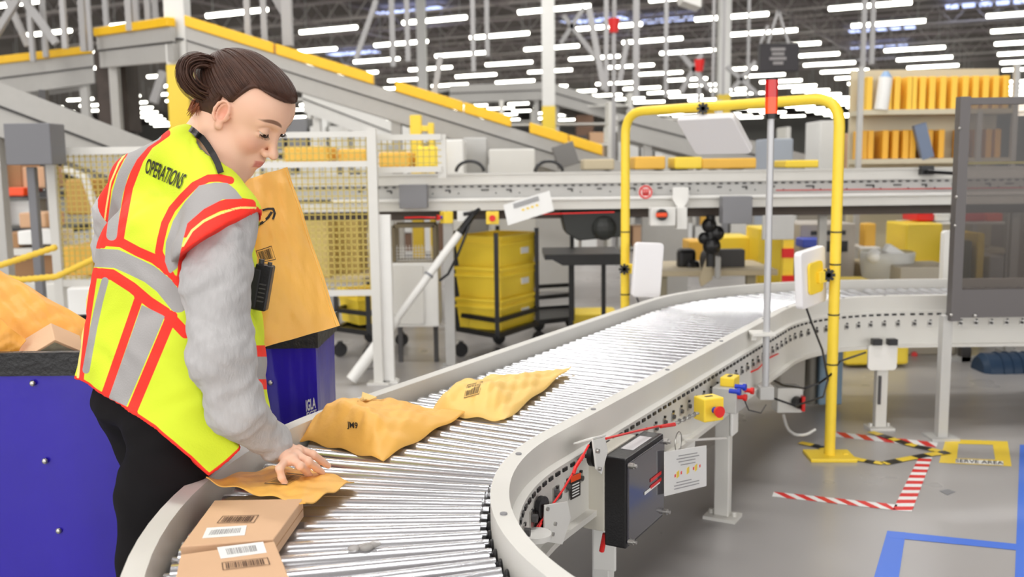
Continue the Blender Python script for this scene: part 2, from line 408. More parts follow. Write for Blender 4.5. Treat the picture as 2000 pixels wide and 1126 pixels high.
for bx, by, lb in ((2.75, 4.72, 'far conveyor leg right of the smoked screen post'), (3.35, 5.2, 'far conveyor leg at the right edge'),):
    leg('conveyor_leg', (bx, by), .41, 'round grey '+lb, yaw=0, m=GREYP)
for a, lb in ((-30, 'outer leg under the near curve beside the person'), (18, 'outer leg under the near curve below the two bulky mailers')):
    p = C1+V((-math.cos(math.radians(a))*(RO-.0), math.sin(math.radians(a))*(RO-.0), 0)); leg('conveyor_leg', (p.x, p.y), .41, 'grey steel '+lb)
p = S0-nin*.60+hd*1.5; leg('conveyor_leg', (p.x, p.y), .41, 'grey steel outer leg under the straight conveyor section')
# ------------------------------------------------------------------ helpers for things farther off
def pb(m, x0, y0, x1, y1, Y, dep, mi=0):       # box whose front face fills that patch at distance Y
    a = D(x0, y1, Y); b = D(x1, y0, Y); return m.span((a.x, Y, a.z), (b.x, Y+dep, b.z), mi)
def gbase(x, y): return P(x, y, 0)
def simple(name, label, cat, mb, mats, group=None, **k):
    o = mb.build(name, mats, **k); return tag(o, label, cat, group)
# ------------------------------------------------------------------ back conveyor across the hall
YB = 6.2
zc = lambda y, x=1300: D(x, y, YB).z
bc = thing('belt_conveyor', 'long straight conveyor line crossing the hall behind the yellow gantry', 'conveyor', (1.6, YB, 0))
x0, x1 = -1.75, 4.6
zt = 1.258
m = MB(); m.span((x0, YB, zt-.07), (x1, YB+.05, zt)); m.span((x0, YB-.01, zt-.008), (x1, YB+.05, zt)); m.build('upper_side_rail', PAINT, bc)
m = MB(); m.span((x0, YB+.015, zt-.155), (x1, YB+.06, zt-.07)); m.build('perforated_web', GREYP, bc)
m = MB(); m.tube([(x0+.6, YB-.005, zt-.168), (x1, YB-.005, zt-.168)], .014); m.build('bright_tube', PAINTW, bc, smooth=60)
m = MB(); m.span((x0, YB, zt-.235), (x1, YB+.05, zt-.18)); m.build('lower_rail', PAINT, bc)
m = MB(); m.span((x0, YB+.6, zt-.235), (x1, YB+.65, zt)); m.build('far_side_rail', PAINT, bc)
m = MB(); m.span((x0, YB+.06, zt-.05), (x1, YB+.59, zt-.03)); m.build('belt', DARKG, bc)
m = MB()
x = x0+.2; k = 0
while x < x1:
    m.box((x, YB+.012, zt-.082), (.022, .008, .010)); x += .05
m.build('chain_slots', DARKG, bc)['kind'] = 'stuff'
rnd = random.Random(3); hs = MB()
for k in range(30):
    x = x0+.8+k*.19+rnd.uniform(-.03, .03); L = rnd.choice((.03, .05, .03)); hs.box((x, YB+.012, zt-.105), (L, .006, .009)); 
    if k % 2: hs.box((x+L/2, YB+.012, zt-.112), (.01, .006, .02))
    hs.cyl((x+.07, YB+.01, zt-.125), (x+.07, YB+.014, zt-.125), .005, n=6)
hs.build('slots_and_screws', DARKG, bc)['kind'] = 'stuff'
m = MB(); m.tube([(1.7, YB-.004, zt-.13), (x1, YB-.004, zt-.135)], .003, n=4); m.build('red_pull_cord', RED, bc)
# underside channel, dark cable tray
m = MB(); m.span((x0+.2, YB+.15, zt-.30), (x1, YB+.5, zt-.236)); m.build('cable_tray', mat('tray_brown', (92, 82, 76), .7), bc)
for (xa, ya, xb, lb, w) in ((881, 716, 870, 'beige leg beside the yellow tote cart', .065), (760, 746, 752, 'white leg beside the fence post', .075)):
    b = gbase(xa, ya); leg('conveyor_leg', b, zt-.235, 'back conveyor '+lb, yaw=0, w=w, m=GREYP if xa > 800 else PAINTW)
for xx, lb in ((2.1, 'right of the gantry'), (3.4, 'behind the smoked screen')):
    leg('conveyor_leg', (xx, YB+.3), zt-.235, 'back conveyor leg standing '+lb, yaw=0, m=GREYP)
# grey motor boxes hung on it
for (a, b2, c, d, Y, lb) in ((780, 360, 833, 407, 6.08, 'left of the two yellow stop boxes'), (1412, 383, 1470, 437, 6.05, 'between the gantry posts')):
    m = MB(); pb(m, a, b2, c, d, Y, .12); simple('motor_box', 'dark grey metal box on the back conveyor '+lb, 'box', m, mat('box_grey', (132, 132, 136), .5), bevel=.004)
def estop(name, label, c, s=.07, face=(0, -1, 0), grp=None):
    c = V(c); f = V(face).normalized(); t = thing(name, label, 'switch', c, grp); r = V((-f.y, f.x, 0)); M = Matrix((r, f, V((0, 0, 1)))).transposed()
    q = MB(); q.box(c, (s, s*.8, s), m=M); q.build('housing', YEL, t, bevel=s*.06)
    q = MB(); q.cyl(c+f*s*.4, c+f*s*.62, s*.14, n=12); q.build('collar', BLUEB, t, smooth=50)
    q = MB(); q.cyl(c+f*s*.62, c+f*s*.8, s*.2, s*.25, n=14); q.build('push_button', RED, t, smooth=50)
    q = MB(); q.box(c+V((0, 0, s*.505)), (s*.35, s*.12, .002), m=M); q.build('slot', BLACK, t)
    return t
estop('stop_switch', 'left yellow stop switch box with red button under the back conveyor', D(872, 424, 6.05), .075, (-1, -.5, 0))
estop('stop_switch', 'right yellow stop switch box with red button under the back conveyor', D(962, 425, 6.05), .08, (0, -1, 0))
m = MB(); pb(m, 893, 412, 920, 433, 6.05, .06); simple('relay_box', 'small white box between the two yellow stop switches', 'box', m, PAINTW, bevel=.003)
t = MB(); t.tube([D(790, 425, 6.03), D(820, 424, 6.03), D(850, 425, 6.03)], .005, n=5); simple('pull_cord', 'red pull cord running left from the left yellow stop switch', 'cord', t, RED)
t = MB(); t.tube([D(1000, 425, 6.03), D(1060, 418, 6.03), D(1200, 414, 6.03)], .004, n=5); simple('pull_cord', 'red pull cord running right below the back conveyor', 'cord', t, RED)
# tilted instruction card
cc = [D(992, 440, 6.0), D(1082, 411, 6.0), D(1073, 372, 6.0), D(983, 400, 6.0)]
t = thing('instruction_card', 'tilted white instruction card with small yellow icons on the back conveyor', 'card', cc[0])
m = MB(); m.prism(cc, (0, .004, 0)); m.build('card_sheet', WHITE, t)
m = MB()
for k in range(4):
    q = lerp((cc[0]+cc[3])/2, (cc[1]+cc[2])/2, .38+k*.1); m.box(q+V((0, -.003, 0)), (.016, .002, .012))
m.build('printed_icons', YEL, t)
m = MB()
for k in range(5):
    a = lerp(cc[0], cc[3], .7+k*.05); b = lerp(cc[1], cc[2], .7+k*.05); m.bar(lerp(a, b, .2)+V((0, -.003, 0)), lerp(a, b, .75)+V((0, -.003, 0)), .002, .003)
m.build('printed_lines', MIDG, t)
# round red hand sign and isolator
t = thing('warning_sign', 'round red and white hand warning sign on the back conveyor', 'sign', D(1261, 375, 6.19)); c = D(1261, 375, 6.185)
m = MB(); m.cyl(c, c+V((0, .01, 0)), .047, n=24); m.build('disc', WHITE, t)
m = MB(); m.tube([c+V((.038*math.cos(a*PI/12), -.002, .038*math.sin(a*PI/12))) for a in range(24)], .006, n=5, closed=True)
for dx in (-.018, -.006, .006, .018): m.box(c+V((dx, -.002, .004)), (.008, .004, .036))
m.box(c+V((0, -.002, -.014)), (.04, .004, .018)); m.build('red_hands', RED, t)
t = thing('isolator_switch', 'white isolator box with a red rotary knob below the back conveyor', 'switch', D(1296, 421, 6.0))
m = MB(); pb(m, 1271, 405, 1320, 441, 6.0, .1); m.build('housing', PAINTW, t, bevel=.004)
c = D(1292, 419, 5.99); m = MB(); m.cyl(c, c+V((0, -.03, 0)), .036, n=18); m.build('dial', BLACK, t, smooth=50)
m = MB(); m.box(c+V((-.006, -.04, 0)), (.07, .02, .026)); m.build('knob', ORANGE, t, bevel=.006)
m = MB(); a = D(1330, 375, 6.12); m.prism([a+V(v) for v in ((-.05, 0, .03), (.05, 0, .03), (.05, 0, -.05), (.02, 0, -.1), (-.02, 0, -.1), (-.05, 0, -.05))], (0, .03, 0)); simple('bracket', 'white scoop shaped bracket beside the isolator box', 'bracket', m, PAINTW, bevel=.004)
m = MB(); pb(m, 1322, 405, 1342, 447, 6.05, .08); simple('junction_box', 'narrow white box right of the isolator box', 'box', m, PAINTW)
# drives hanging under
m = MB(); a = D(1100, 415, 6.25); b = D(1215, 470, 6.25); m.prism([D(1095, 412, 6.25), D(1215, 412, 6.25), D(1215, 462, 6.25), D(1130, 470, 6.25), D(1105, 455, 6.25)], (0, .35, 0)); m.sph(D(1180, 445, 6.25), .08); simple('drive_motor', 'black drive motor under the back conveyor left of the gantry post', 'motor', m, mat('motor_black', (42, 44, 42), .55), bevel=.01)
m = MB()
for (x, y, r) in ((1385, 440, .05), (1390, 480, .06), (1375, 465, .04), (1400, 455, .05)): m.sph(D(x, y, 6.3), r)
m.cyl(D(1388, 420, 6.3), D(1388, 520, 6.3), .03); simple('air_valve', 'black valve cluster hanging under the back conveyor', 'valve', m, BLACK, smooth=60)
m = MB(); pb(m, 1490, 420, 1552, 468, 5.9, .03); simple('end_plate', 'light grey metal plate under the back conveyor beside the signal pole', 'plate', m, GREYP, bevel=.004)
m = MB(); pb(m, 1528, 468, 1551, 560, 6.1, .05, 0); pb(m, 1528, 485, 1551, 503, 6.08, .02, 1); pb(m, 1528, 538, 1551, 555, 6.08, .02, 1); simple('marked_post', 'yellow post with red bands right of the signal pole', 'post', m, [YEL, RED])
m = MB(); pb(m, 1800, 323, 1825, 341, 6.15, .05); m.tube([D(1812, 335, 6.12), D(1860, 338, 6.12)], .012); simple('sensor', 'small black sensor on top of the back conveyor', 'sensor', m, BLACK)
# blue-grey clutter on the belt: parcels
for (a, b2, c, d, mm, lb) in ((1318, 306, 1372, 326, YEL, 'bright yellow tote'), (1372, 308, 1478, 326, OCHRE, 'ochre tote'), (1535, 312, 1600, 324, YEL, 'small yellow pouch'), (1140, 310, 1200, 328, FUR, 'beige parcel'), (1240, 305, 1300, 327, OCHRE, 'dull yellow tote')):
    m = MB(); pb(m, a, b2, c, d+4, YB+.15, .3); simple('parcel', lb+' riding on the back conveyor', 'parcel', m, mm, bevel=.01)
# ------------------------------------------------------------------ fences
def wiremesh(m, xa, xb, za, zb, Y, st=.035, r=.0028):
    n = int((xb-xa)/st); k = int((zb-za)/st)
    for i in range(1, n): x = xa+i*(xb-xa)/n; m.box((x, Y, (za+zb)/2), (r*2, r*2, zb-za))
    for i in range(1, k): z = za+i*(zb-za)/k; m.box(((xa+xb)/2, Y, z), (xb-xa, r*2, r*2))
def fence(name, label, xa, xb, za, zb, Y, posts, mids=(), fr=.035, st=.035):
    t = thing(name, label, 'fence', ((xa+xb)/2, Y, 0))
    for z in (za, zb)+tuple(mids): m = MB(); m.box(((xa+xb)/2, Y, z), (xb-xa, fr, fr)); m.build('rail', PAINT, t)
    m = MB(); wiremesh(m, xa, xb, za, zb, Y, st); m.build('mesh_panel', MESHY, t)
    for x in posts:
        q = MB(); q.box((x, Y, zb/2+.02), (.055, .055, zb+.03)); q.box((x, Y, .006), (.13, .11, .012)); q.build('post', PAINT, t)
    return t
YF = 5.75
xp = D(733, 500, YF).x
fence('safety_fence', 'wire mesh safety fence behind the held yellow mailer', D(470, 500, YF).x, xp, D(700, 571, YF).z, D(700, 262, YF).z, YF, (xp,), mids=(D(700, 320, YF).z,))
fence('safety_fence', 'short mesh fence panel right of the tall aluminium post', xp, D(862, 300, 5.9).x, D(800, 331, 5.9).z, D(800, 268, 5.9).z, 5.9, ())
m = MB(); a = D(862, 262, 5.9); m.span((a.x-.025, 5.9, zt-.02), (a.x+.025, 5.95, a.z)); simple('fence_post', 'short aluminium post standing on the back conveyor', 'post', m, PAINT)
YL = 6.2
fence('safety_fence', 'wire mesh safety fence left of the person above the yellow rope', D(110, 450, YL).x, D(330, 300, YL).x, D(150, 552, YL).z, D(130, 295, YL).z, YL, (D(110, 450, YL).x,), fr=.045)
# clamps on the post
m = MB(); 
# hinged braces behind left fence
m = MB(); m.tube([D(125, 330, 7), D(165, 345, 7), D(185, 400, 7), D(190, 500, 7)], .03); simple('curved_pipe', 'pale curved pipe seen through the left mesh fence', 'pipe', m, PAINT, smooth=60)
# yellow goods behind the fences
k = 0
for (a, b2, c, d, mm, Y, lb) in ((555, 285, 640, 318, OCHRE, 7.6, 'row of ochre totes seen through the top of the mesh fence'), (660, 290, 715, 320, OCHRE, 7.8, 'ochre tote seen through the fence beside the tall post'),
        (560, 420, 640, 545, mat('pale_tote', (214, 190, 120), .6), 7.4, 'pale yellow stack low behind the mesh fence'), (640, 395, 700, 555, mat('pale_tote2', (205, 180, 105), .6), 7.7, 'tall pale stack behind the mesh fence beside the post'), (740, 296, 800, 328, OCHRE, 7.5, 'ochre tote behind the short fence panel'), (812, 285, 855, 328, TOTE, 7.5, 'yellow tote right of the yellow column base'),
        (200, 380, 300, 540, OCHRE, 8.2, 'ochre stack behind the left mesh fence'), (130, 350, 180, 420, mat('brown_goods', (190, 150, 80), .7), 8.4, 'brown goods high behind the left mesh fence'), (125, 480, 180, 540, OCHRE, 7.4, 'ochre tote low behind the left mesh fence')):
    m = MB(); p0 = D(a, d, Y); pb(m, a, b2, c, d, Y, .45)
    simple('tote', lb, 'tote', m, mm, bevel=.02)
m = MB(); p0 = D(540, 560, 7.35); m.span((p0.x, 7.35, D(560, 545, 7.35).z-.04), (D(722, 545, 7.3).x, 8.2, D(560, 545, 7.35).z)); 
for xx in (550, 715): q = D(xx, 560, 7.35); m.span((q.x-.03, 7.35, 0), (q.x+.03, 7.4, D(560, 545, 7.35).z))
simple('pallet_table', 'low pale table carrying goods behind the mesh fence', 'table', m, FUR)
m = MB(); p0 = D(100, 560, 7.35); m.span((p0.x, 7.35, D(160, 541, 7.35).z-.05), (D(330, 545, 7.3).x, 8.8, D(160, 541, 7.35).z)); simple('pallet_table', 'low pale platform behind the left mesh fence', 'table', m, GREYP)
# ------------------------------------------------------------------ diagonal brace pole
t = thing('brace_pole', 'white telescopic pole leaning from the floor up to the back conveyor', 'pole', P(686, 742, 0)); a = P(686, 742, .03); b = D(925, 418, 6.05)
m = MB(); m.cyl(a, lerp(a, b, .36), .036, n=14); m.build('lower_tube', PAINTW, t, smooth=50)
m = MB(); m.cyl(lerp(a, b, .35), lerp(a, b, .9), .025, n=14); m.build('upper_tube', PAINTW, t, smooth=50)
m = MB(); m.tube([lerp(a, b, .88), lerp(a, b, 1), D(936, 408, 6.02)], [.028, .02, .012]); m.cyl(D(905, 418, 6.05), D(925, 415, 6.05), .012); m.build('black_hook', BLACK, t)
m = MB(); 
for u in (.22, .62): m.cyl(lerp(a, b, u), lerp(a, b, u+.012), .04 if u < .3 else .03)
m.build('clips', MIDG, t)
m = MB(); m.tube([D(916, 440, 6.0), D(905, 470, 5.98), D(893, 500, 5.98), D(875, 535, 6.0), D(858, 548, 6.0)], .008, n=6); simple('cable', 'black cable hanging beside the white brace pole', 'cable', m, BLACK)
# white cabinet behind the pole
t = thing('cabinet', 'white metal cabinet on legs behind the white brace pole', 'cabinet', D(810, 640, 6.25))
m = MB(); a = D(762, 515, 6.2); b = D(858, 640, 6.2); m.box(((a.x+b.x)/2, 6.4, (a.z+b.z)/2), (.30, .3, a.z-b.z), rz=.0); m.build('body', PAINTW, t, bevel=.006)
q = MB(); q.box((a.x+.11, 6.24, (a.z+b.z)/2), (.20, .01, a.z-b.z-.04)); q.build('door', PAINT, t, bevel=.004)
for dx in (.03, .27): q = MB(); q.box((a.x+dx, 6.4, b.z/2), (.03, .03, b.z)); q.build('leg', DARKG, t)
t = thing('wire_basket', 'brown framed wire basket standing on the white cabinet', 'basket', D(800, 515, 6.3))
m = MB(); a = D(770, 514, 6.3); b = D(848, 440, 6.3)
for (x, y) in ((a.x, 6.3), (b.x, 6.3), (a.x, 6.5), (b.x, 6.5)): m.box((x, y, (a.z+b.z)/2), (.025, .025, b.z-a.z))
for z in (a.z, b.z): m.box(((a.x+b.x)/2, 6.3, z), (b.x-a.x, .025, .025)); m.box(((a.x+b.x)/2, 6.5, z), (b.x-a.x, .025, .025))
m.build('frame', mat('bronze_frame', (120, 108, 84), .6), t)
m = MB(); wiremesh(m, a.x, b.x, a.z, a.z+.12, 6.3, .02, .0015); m.build('wire_front', PAINTW, t)
# ------------------------------------------------------------------ carts with yellow totes
def tote(label, c, d, rz, m0=TOTE, grp=None, lab=True):
    c = V(c); t = thing('tote', label, 'tote', c, grp); w, l, h = d; M = Matrix.Rotation(rz, 3, 'Z')
    q = MB(); k = .9; o = [c+M @ V((sx*w/2*s, sy*l/2*s, z)) for s, z in ((k, 0), (1, h)) for sx, sy in ((-1, -1), (1, -1), (1, 1), (-1, 1))]
    i = [c+M @ V((sx*w/2*s*.95, sy*l/2*s*.95, z)) for s, z in ((k, .01), (1, h)) for sx, sy in ((-1, -1), (1, -1), (1, 1), (-1, 1))]
    q.add(o+i, [(3, 2, 1, 0)]+[(a, (a+1) % 4, 4+(a+1) % 4, 4+a) for a in range(4)]+[(8, 9, 10, 11)]+[(8+(a+1) % 4, 8+a, 12+a, 12+(a+1) % 4) for a in range(4)]+[(4+a, 4+(a+1) % 4, 12+(a+1) % 4, 12+a) for a in range(4)])
    q.build('tub', m0, t)
    q = MB()
    for z in (h-.012, h*.72):
        for sx, sy, ww, ll in ((0, -1, w, .012), (0, 1, w, .012), (-1, 0, .012, l), (1, 0, .012, l)):
            kk = 1 if z > h*.9 else .972
            q.box(c+M @ V((sx*w/2*kk, sy*l/2*kk, z)), (ww+.01, ll+.008, .02), rz=rz)
    q.build('rim_band', m0, t, bevel=.003)
    if lab:
        q = MB(); q.box(c+M @ V((w*.15, -l*.5*.97, h*.45)), (w*.2, .006, h*.2), rz=rz); q.build('paper_label', WHITE, t)
    return t
def caster(m, c, r=.05):
    c = V(c); m.cyl(c+V((0, -.018, r)), c+V((0, .018, r)), r, n=14); m.box(c+V((0, 0, r*1.7)), (.03, .05, r*1.0))
def cart(label, corners, zs, zh, uprights=(0, 1, 2, 3), shelf=None):   # corners on the floor
    cs = [V(c) for c in corners]; t = thing('tote_cart', label, 'cart', sum(cs, V((0, 0, 0)))/4)
    m = MB()
    for i in range(4):
        a, b = cs[i], cs[(i+1) % 4]; m.bar(a+V((0, 0, zs)), b+V((0, 0, zs)), .03, .035)
    m.prism([c+V((0, 0, zs-.01)) for c in cs], (0, 0, .012)); m.build('base_frame', BLACK, t)
    for i in uprights:
        q = MB(); q.bar(cs[i]+V((0, 0, zs)), cs[i]+V((0, 0, zh)), .03, .03); q.build('upright', BLACK, t)
    if shelf:
        q = MB()
        for i in range(4): a, b = cs[i], cs[(i+1) % 4]; q.bar(a+V((0, 0, shelf)), b+V((0, 0, shelf)), .025, .03)
        q.build('cross_rails', BLACK, t)
    for i in range(4):
        q = MB(); caster(q, lerp(cs[i], sum(cs, V((0, 0, 0)))/4, .07), .048); q.build('caster', RUBBER, t, smooth=50)
    return t
ca = P(903, 697); cb = P(976, 694); ca = V((D(895, 690, 6.55).x, 6.55, 0)); cb = V((D(972, 690, 6.25).x, 6.25, 0)); cc_ = V((D(1050, 690, 6.75).x, 6.75, 0)); cd_ = ca+cc_-cb
zs = D(972, 655, 6.25).z
cart('black wheeled cart holding the stack of yellow totes', (ca, cb, cc_, cd_), zs, D(972, 455, 6.25).z, shelf=zs+.1)
mid = (ca+cb+cc_+cd_)/4; rz = math.atan2(cc_.y-cb.y, cc_.x-cb.x); wl_ = (cc_-cb).length*.93; ll_ = (cb-ca).length*.88
hh = (D(1000, 462, 6.4).z-zs)/3
for k, lb in enumerate(('bottom', 'middle', 'top')):
    tote(f'{lb} yellow tote in the stack on the black cart', (mid.x, mid.y, zs+.012+k*hh*.99), (wl_, ll_, hh), rz)
cs = (V((D(1050, 680, 6.95).x, 6.95, 0)), V((D(1118, 650, 7.1).x, 7.1, 0)), V((D(1118, 640, 7.7).x, 7.7, 0)), V((D(1050, 640, 7.6).x, 7.6, 0)))
cart('empty black flat cart right of the tote stack', cs, .17, .93, uprights=(1, 2), shelf=.35)
m = MB(); a = D(1062, 485, 6.7); b = D(1212, 500, 6.7); m.span((a.x, 6.5, b.z), (b.x, 7.1, b.z+.035)); m.prism([(a.x+.05, 6.5, b.z), (b.x, 6.5, b.z), (b.x, 6.5, b.z-.04), (a.x+.12, 6.5, b.z-.04)], (0, .5, 0))
for x in (a.x+.2, b.x-.1): m.box((x, 6.9, b.z/2), (.03, .03, b.z))
simple('tray_table', 'black tray shelf standing behind the gantry left post', 'table', m, BLACK)
cs = (V((D(660, 690, 6.6).x, 6.6, 0)), V((D(722, 690, 6.4).x, 6.4, 0)), V((D(790, 690, 7.0).x, 7.0, 0)), V((D(725, 690, 7.2).x, 7.2, 0)))
cart('black wheeled cart with a yellow tote behind the fence post', cs, .2, .45, shelf=.33)
mm_ = sum(cs, V((0, 0, 0)))/4; tote('yellow tote on the cart behind the fence post', (mm_.x, mm_.y, .22), (.34, .3, .24), math.atan2(.6, .22)-.6, lab=False)
# ------------------------------------------------------------------ yellow gantry with antennas
GX = 0
gl = V((D(1221, 500, 5.05).x, 5.05, 0)); gr = P(1620, 893); 
t = thing('yellow_gantry', 'yellow tube gantry arching over the conveyor with white antennas', 'gantry', (gl+gr)/2)
topL = D(1224, 212, 5.05); topR = D(1645, 199, gr.y); rr = .1
def bent(pts, r, br, n=7):
    out = [V(pts[0])]
    for i in range(1, len(pts)-1):
        a, b, c = V(pts[i-1]), V(pts[i]), V(pts[i+1]); u = (a-b).normalized(); w_ = (c-b).normalized()
        for k in range(n+1):
            q = k/n; out.append((b+u*br)*(1-q)**2+b*2*q*(1-q)+(b+w_*br)*q*q)
    out.append(V(pts[-1])); return out
zg = (topL.z+topR.z)/2
m = MB(); m.tube(bent([gl, V((gl.x, gl.y, zg)), V((gr.x, gr.y, zg)), gr], .024, .12), .0235, n=18); m.build('arch_tube', YEL, t, smooth=60)
for p_, lb in ((gl, 'l'), (gr, 'r')):
    q = MB(); q.box(p_+V((0, 0, .008)), (.20, .15, .016), rz=-.05); q.box(p_+V((.07, 0, .01)), (.02, .02, .02)); q.build('base_plate', YEL, t, bevel=.003)
q = MB()
for z in (.42, .86, 1.0, .64): q.cyl(gr+V((0, 0, z)), gr+V((0, 0, z+.006)), .0255, n=14)
for z in (.45, .62, .95): q.cyl(gl+V((0, 0, z)), gl+V((0, 0, z+.006)), .0255, n=14)
q.build('black_ties', BLACK, t)
gd = (gr-gl).normalized()
def rslab(m, c, w, h, dth, M, rc=.02, mi=0):
    pts = []
    for (sx, sz, a0) in ((1, 1, 0), (-1, 1, 90), (-1, -1, 180), (1, -1, 270)):
        for a in range(5):
            th = math.radians(a0+a*22.5); pts.append(V(c)+M @ V((sx*(w/2-rc)+rc*math.cos(th), -dth/2, sz*(h/2-rc)+rc*math.sin(th))))
    return m.prism(pts, M @ V((0, dth, 0)), mi)
def antenna(label, c, w, h, M, arm_to):
    c = V(c); t = thing('antenna_panel', label, 'antenna', c)
    q = MB(); rslab(q, c, w, h, .035, M); q.build('cover', ABS, t, bevel=.006)
    q = MB(); rslab(q, c+M @ V((0, .024, 0)), w*.55, h*.55, .012, M); q.build('back_plate', YEL, t, bevel=.003)
    q = MB(); q.bar(c+M @ V((0, .03, 0)), arm_to, .035, .05); q.build('mount_arm', YEL, t, bevel=.003)
    q = MB()
    for a in (0, 90, 45, -45): 
        d_ = V((math.cos(math.radians(a)), 0, math.sin(math.radians(a))))*.028; q.bar(V(arm_to)-d_+V((-.02, -.035, 0)), V(arm_to)+d_+V((-.02, -.035, 0)), .012, .012)
    q.build('clamp_knob', BLACK, t)
    return t
# left panel faces the conveyor, tilted back
c = D(1264, 527, 4.95); M = Matrix.Rotation(math.radians(12), 3, 'Z') @ Matrix.Rotation(math.radians(4), 3, 'Y')
antenna('white antenna panel on the left gantry post, face on', c, .155, .285, M, V((gl.x+.01, gl.y-.01, c.z)))
q = MB(); q.tube([c+V((.03, 0, -.14)), c+V((.03, 0, -.19)), c+V((-.03, .02, -.2)), V((gl.x+.03, gl.y-.03, .68))], .005, n=5); simple('cable', 'black cable looping below the left antenna panel', 'cable', q, BLACK)
c = D(1583, 541, gr.y-.02); M = Matrix.Rotation(math.radians(-138), 3, 'Z') @ Matrix.Rotation(math.radians(6), 3, 'Y')
antenna('white antenna panel on the right gantry post seen from its yellow back', c, .2, .25, M, V((gr.x-.02, gr.y, c.z+.01)))
q = MB(); q.tube([c+V((-.02, 0, -.12)), c+V((.01, 0, -.2)), c+V((.06, 0, -.32)), c+V((.085, -.01, -.45)), c+V((.06, -.03, -.52)), c+V((-.06, -.03, -.56)), c+V((-.18, 0, -.52))], .005, n=5); simple('cable', 'black cable drooping from the right antenna panel past the post', 'cable', q, BLACK)
tc = lerp(V((gl.x, gl.y, zg)), V((gr.x, gr.y, zg)), .42); M = Matrix.Rotation(math.atan2(gd.y, gd.x)+.1, 3, 'Z') @ Matrix.Rotation(math.radians(48), 3, 'X')
c = D(1396, 262, tc.y+.03); antenna('white antenna panel hanging under the gantry top bar', c, .31, .25, M, tc+V((0, 0, -.01)))
# signal light pole
bs = D(1497, 652, 3.72); t = thing('signal_light', 'red and orange signal light on a thin grey pole clamped to the conveyor', 'lamp', bs)
pt = D(1505, 232, 3.72); pz0 = D(1493, 775, 3.72).z
m = MB(); m.cyl((bs.x, bs.y, pz0), (bs.x, bs.y, pt.z), .0135, n=14); m.build('pole', mat('alu_pole', (190, 190, 192), .35, metal=.3), t, smooth=50)
zz = lambda y: D(1505, y, 3.72).z
m = MB(); m.cyl((bs.x, bs.y, zz(232)), (bs.x, bs.y, zz(222)), .022, n=16); m.build('black_base', BLACK, t)
m = MB(); m.cyl((bs.x, bs.y, zz(222)), (bs.x, bs.y, zz(190)), .0235, n=18); m.build('orange_lens', mat('orange_lens', (250, 78, 20), .25, coat=.4, emit=.15), t, smooth=50)
m = MB(); m.cyl((bs.x, bs.y, zz(190)), (bs.x, bs.y, zz(156)), .0235, n=18); m.build('red_lens', mat('red_lens', (205, 14, 14), .25, coat=.4), t, smooth=50)
m = MB(); m.cyl((bs.x, bs.y, zz(156)), (bs.x, bs.y, zz(152)), .021, n=16); m.build('black_cap', BLACK, t)
m = MB(); m.box((bs.x-.02, bs.y, zz(650)), (.09, .09, .012)); m.box((bs.x-.05, bs.y+.02, zz(656)), (.02, .06, .03)); m.build('upper_bracket', PAINT, t, bevel=.002)
m = MB(); m.box((bs.x+.0, bs.y, zz(765)), (.055, .06, .05)); m.build('lower_clamp', GREYP, t, bevel=.002)
# smoked screen guard at the right
YS = 4.4
t = thing('screen_guard', 'dark smoked machine guard screen at the right edge', 'screen', P(1835, 857, 0))
xa = D(1872, 400, YS).x; xb = xa+.75; z0 = D(1860, 617, YS).z; z1 = D(1872, 198, YS).z
SMK = bpy.data.materials.new('smoked_panel'); SMK.use_nodes = True; nt = SMK.node_tree; nt.nodes.remove(nt.nodes['Principled BSDF'])
tr = nt.nodes.new('ShaderNodeBsdfTransparent'); tr.inputs[0].default_value = (*s2l((182, 176, 172)), 1); gs = nt.nodes.new('ShaderNodeBsdfGlossy'); gs.inputs[0].default_value = (.5, .5, .5, 1); gs.inputs['Roughness'].default_value = .15
mx = nt.nodes.new('ShaderNodeMixShader'); mx.inputs[0].default_value = .08; nt.links.new(tr.outputs[0], mx.inputs[1]); nt.links.new(gs.outputs[0], mx.inputs[2]); nt.links.new(mx.outputs[0], nt.nodes['Material Output'].inputs[0])
m = MB(); m.box(((xa+xb)/2, YS, (z0+z1)/2), (xb-xa, .005, z1-z0)); m.build('smoked_panel', SMK, t)
FR = mat('anodised_frame', (96, 92, 92), .4, metal=.3)
m = MB(); m.box((xa, YS, (z0+z1)/2), (.045, .05, z1-z0+.04)); m.build('dark_upright', FR, t)
m = MB(); m.box(((xa+xb)/2, YS, z1), (xb-xa, .035, .03)); m.build('top_rail', FR, t)
m = MB(); m.box(((xa+xb)/2, YS-.002, z0+.06), (xb-xa, .03, .13)); m.build('bottom_rail', FR, t)
m = MB(); m.box(((xa+xb)/2, YS-.006, D(1930, 318, YS).z), (xb-xa, .02, .012)); m.build('mid_rail', mat('olive_rail', (120, 112, 82), .5), t)
m = MB()
for z in (z0+.01, z0+.42, z0+.55, z1-.12): m.sph((xa-.022, YS-.026, z), .007, 8, 6)
m.sph((xa+.09, YS-.02, z0+.005), .009, 8, 6); m.build('screws', STEEL, t)
m = MB(); m.box((xa-.02, YS+.03, z0/2), (.045, .045, z0)); m.box((xa-.02, YS+.03, .006), (.13, .12, .012)); m.build('aluminium_leg', GREYP, t)
m = MB(); a = D(1850, 455, YS+.3); b = D(1840, 552, YS+.3)
m = MB(); rslab(m, D(1851, 500, 5.6), .07, .3, .05, Matrix.Identity(3)); simple('door_post', 'white rounded post behind the dark screen upright', 'post', m, PAINTW)
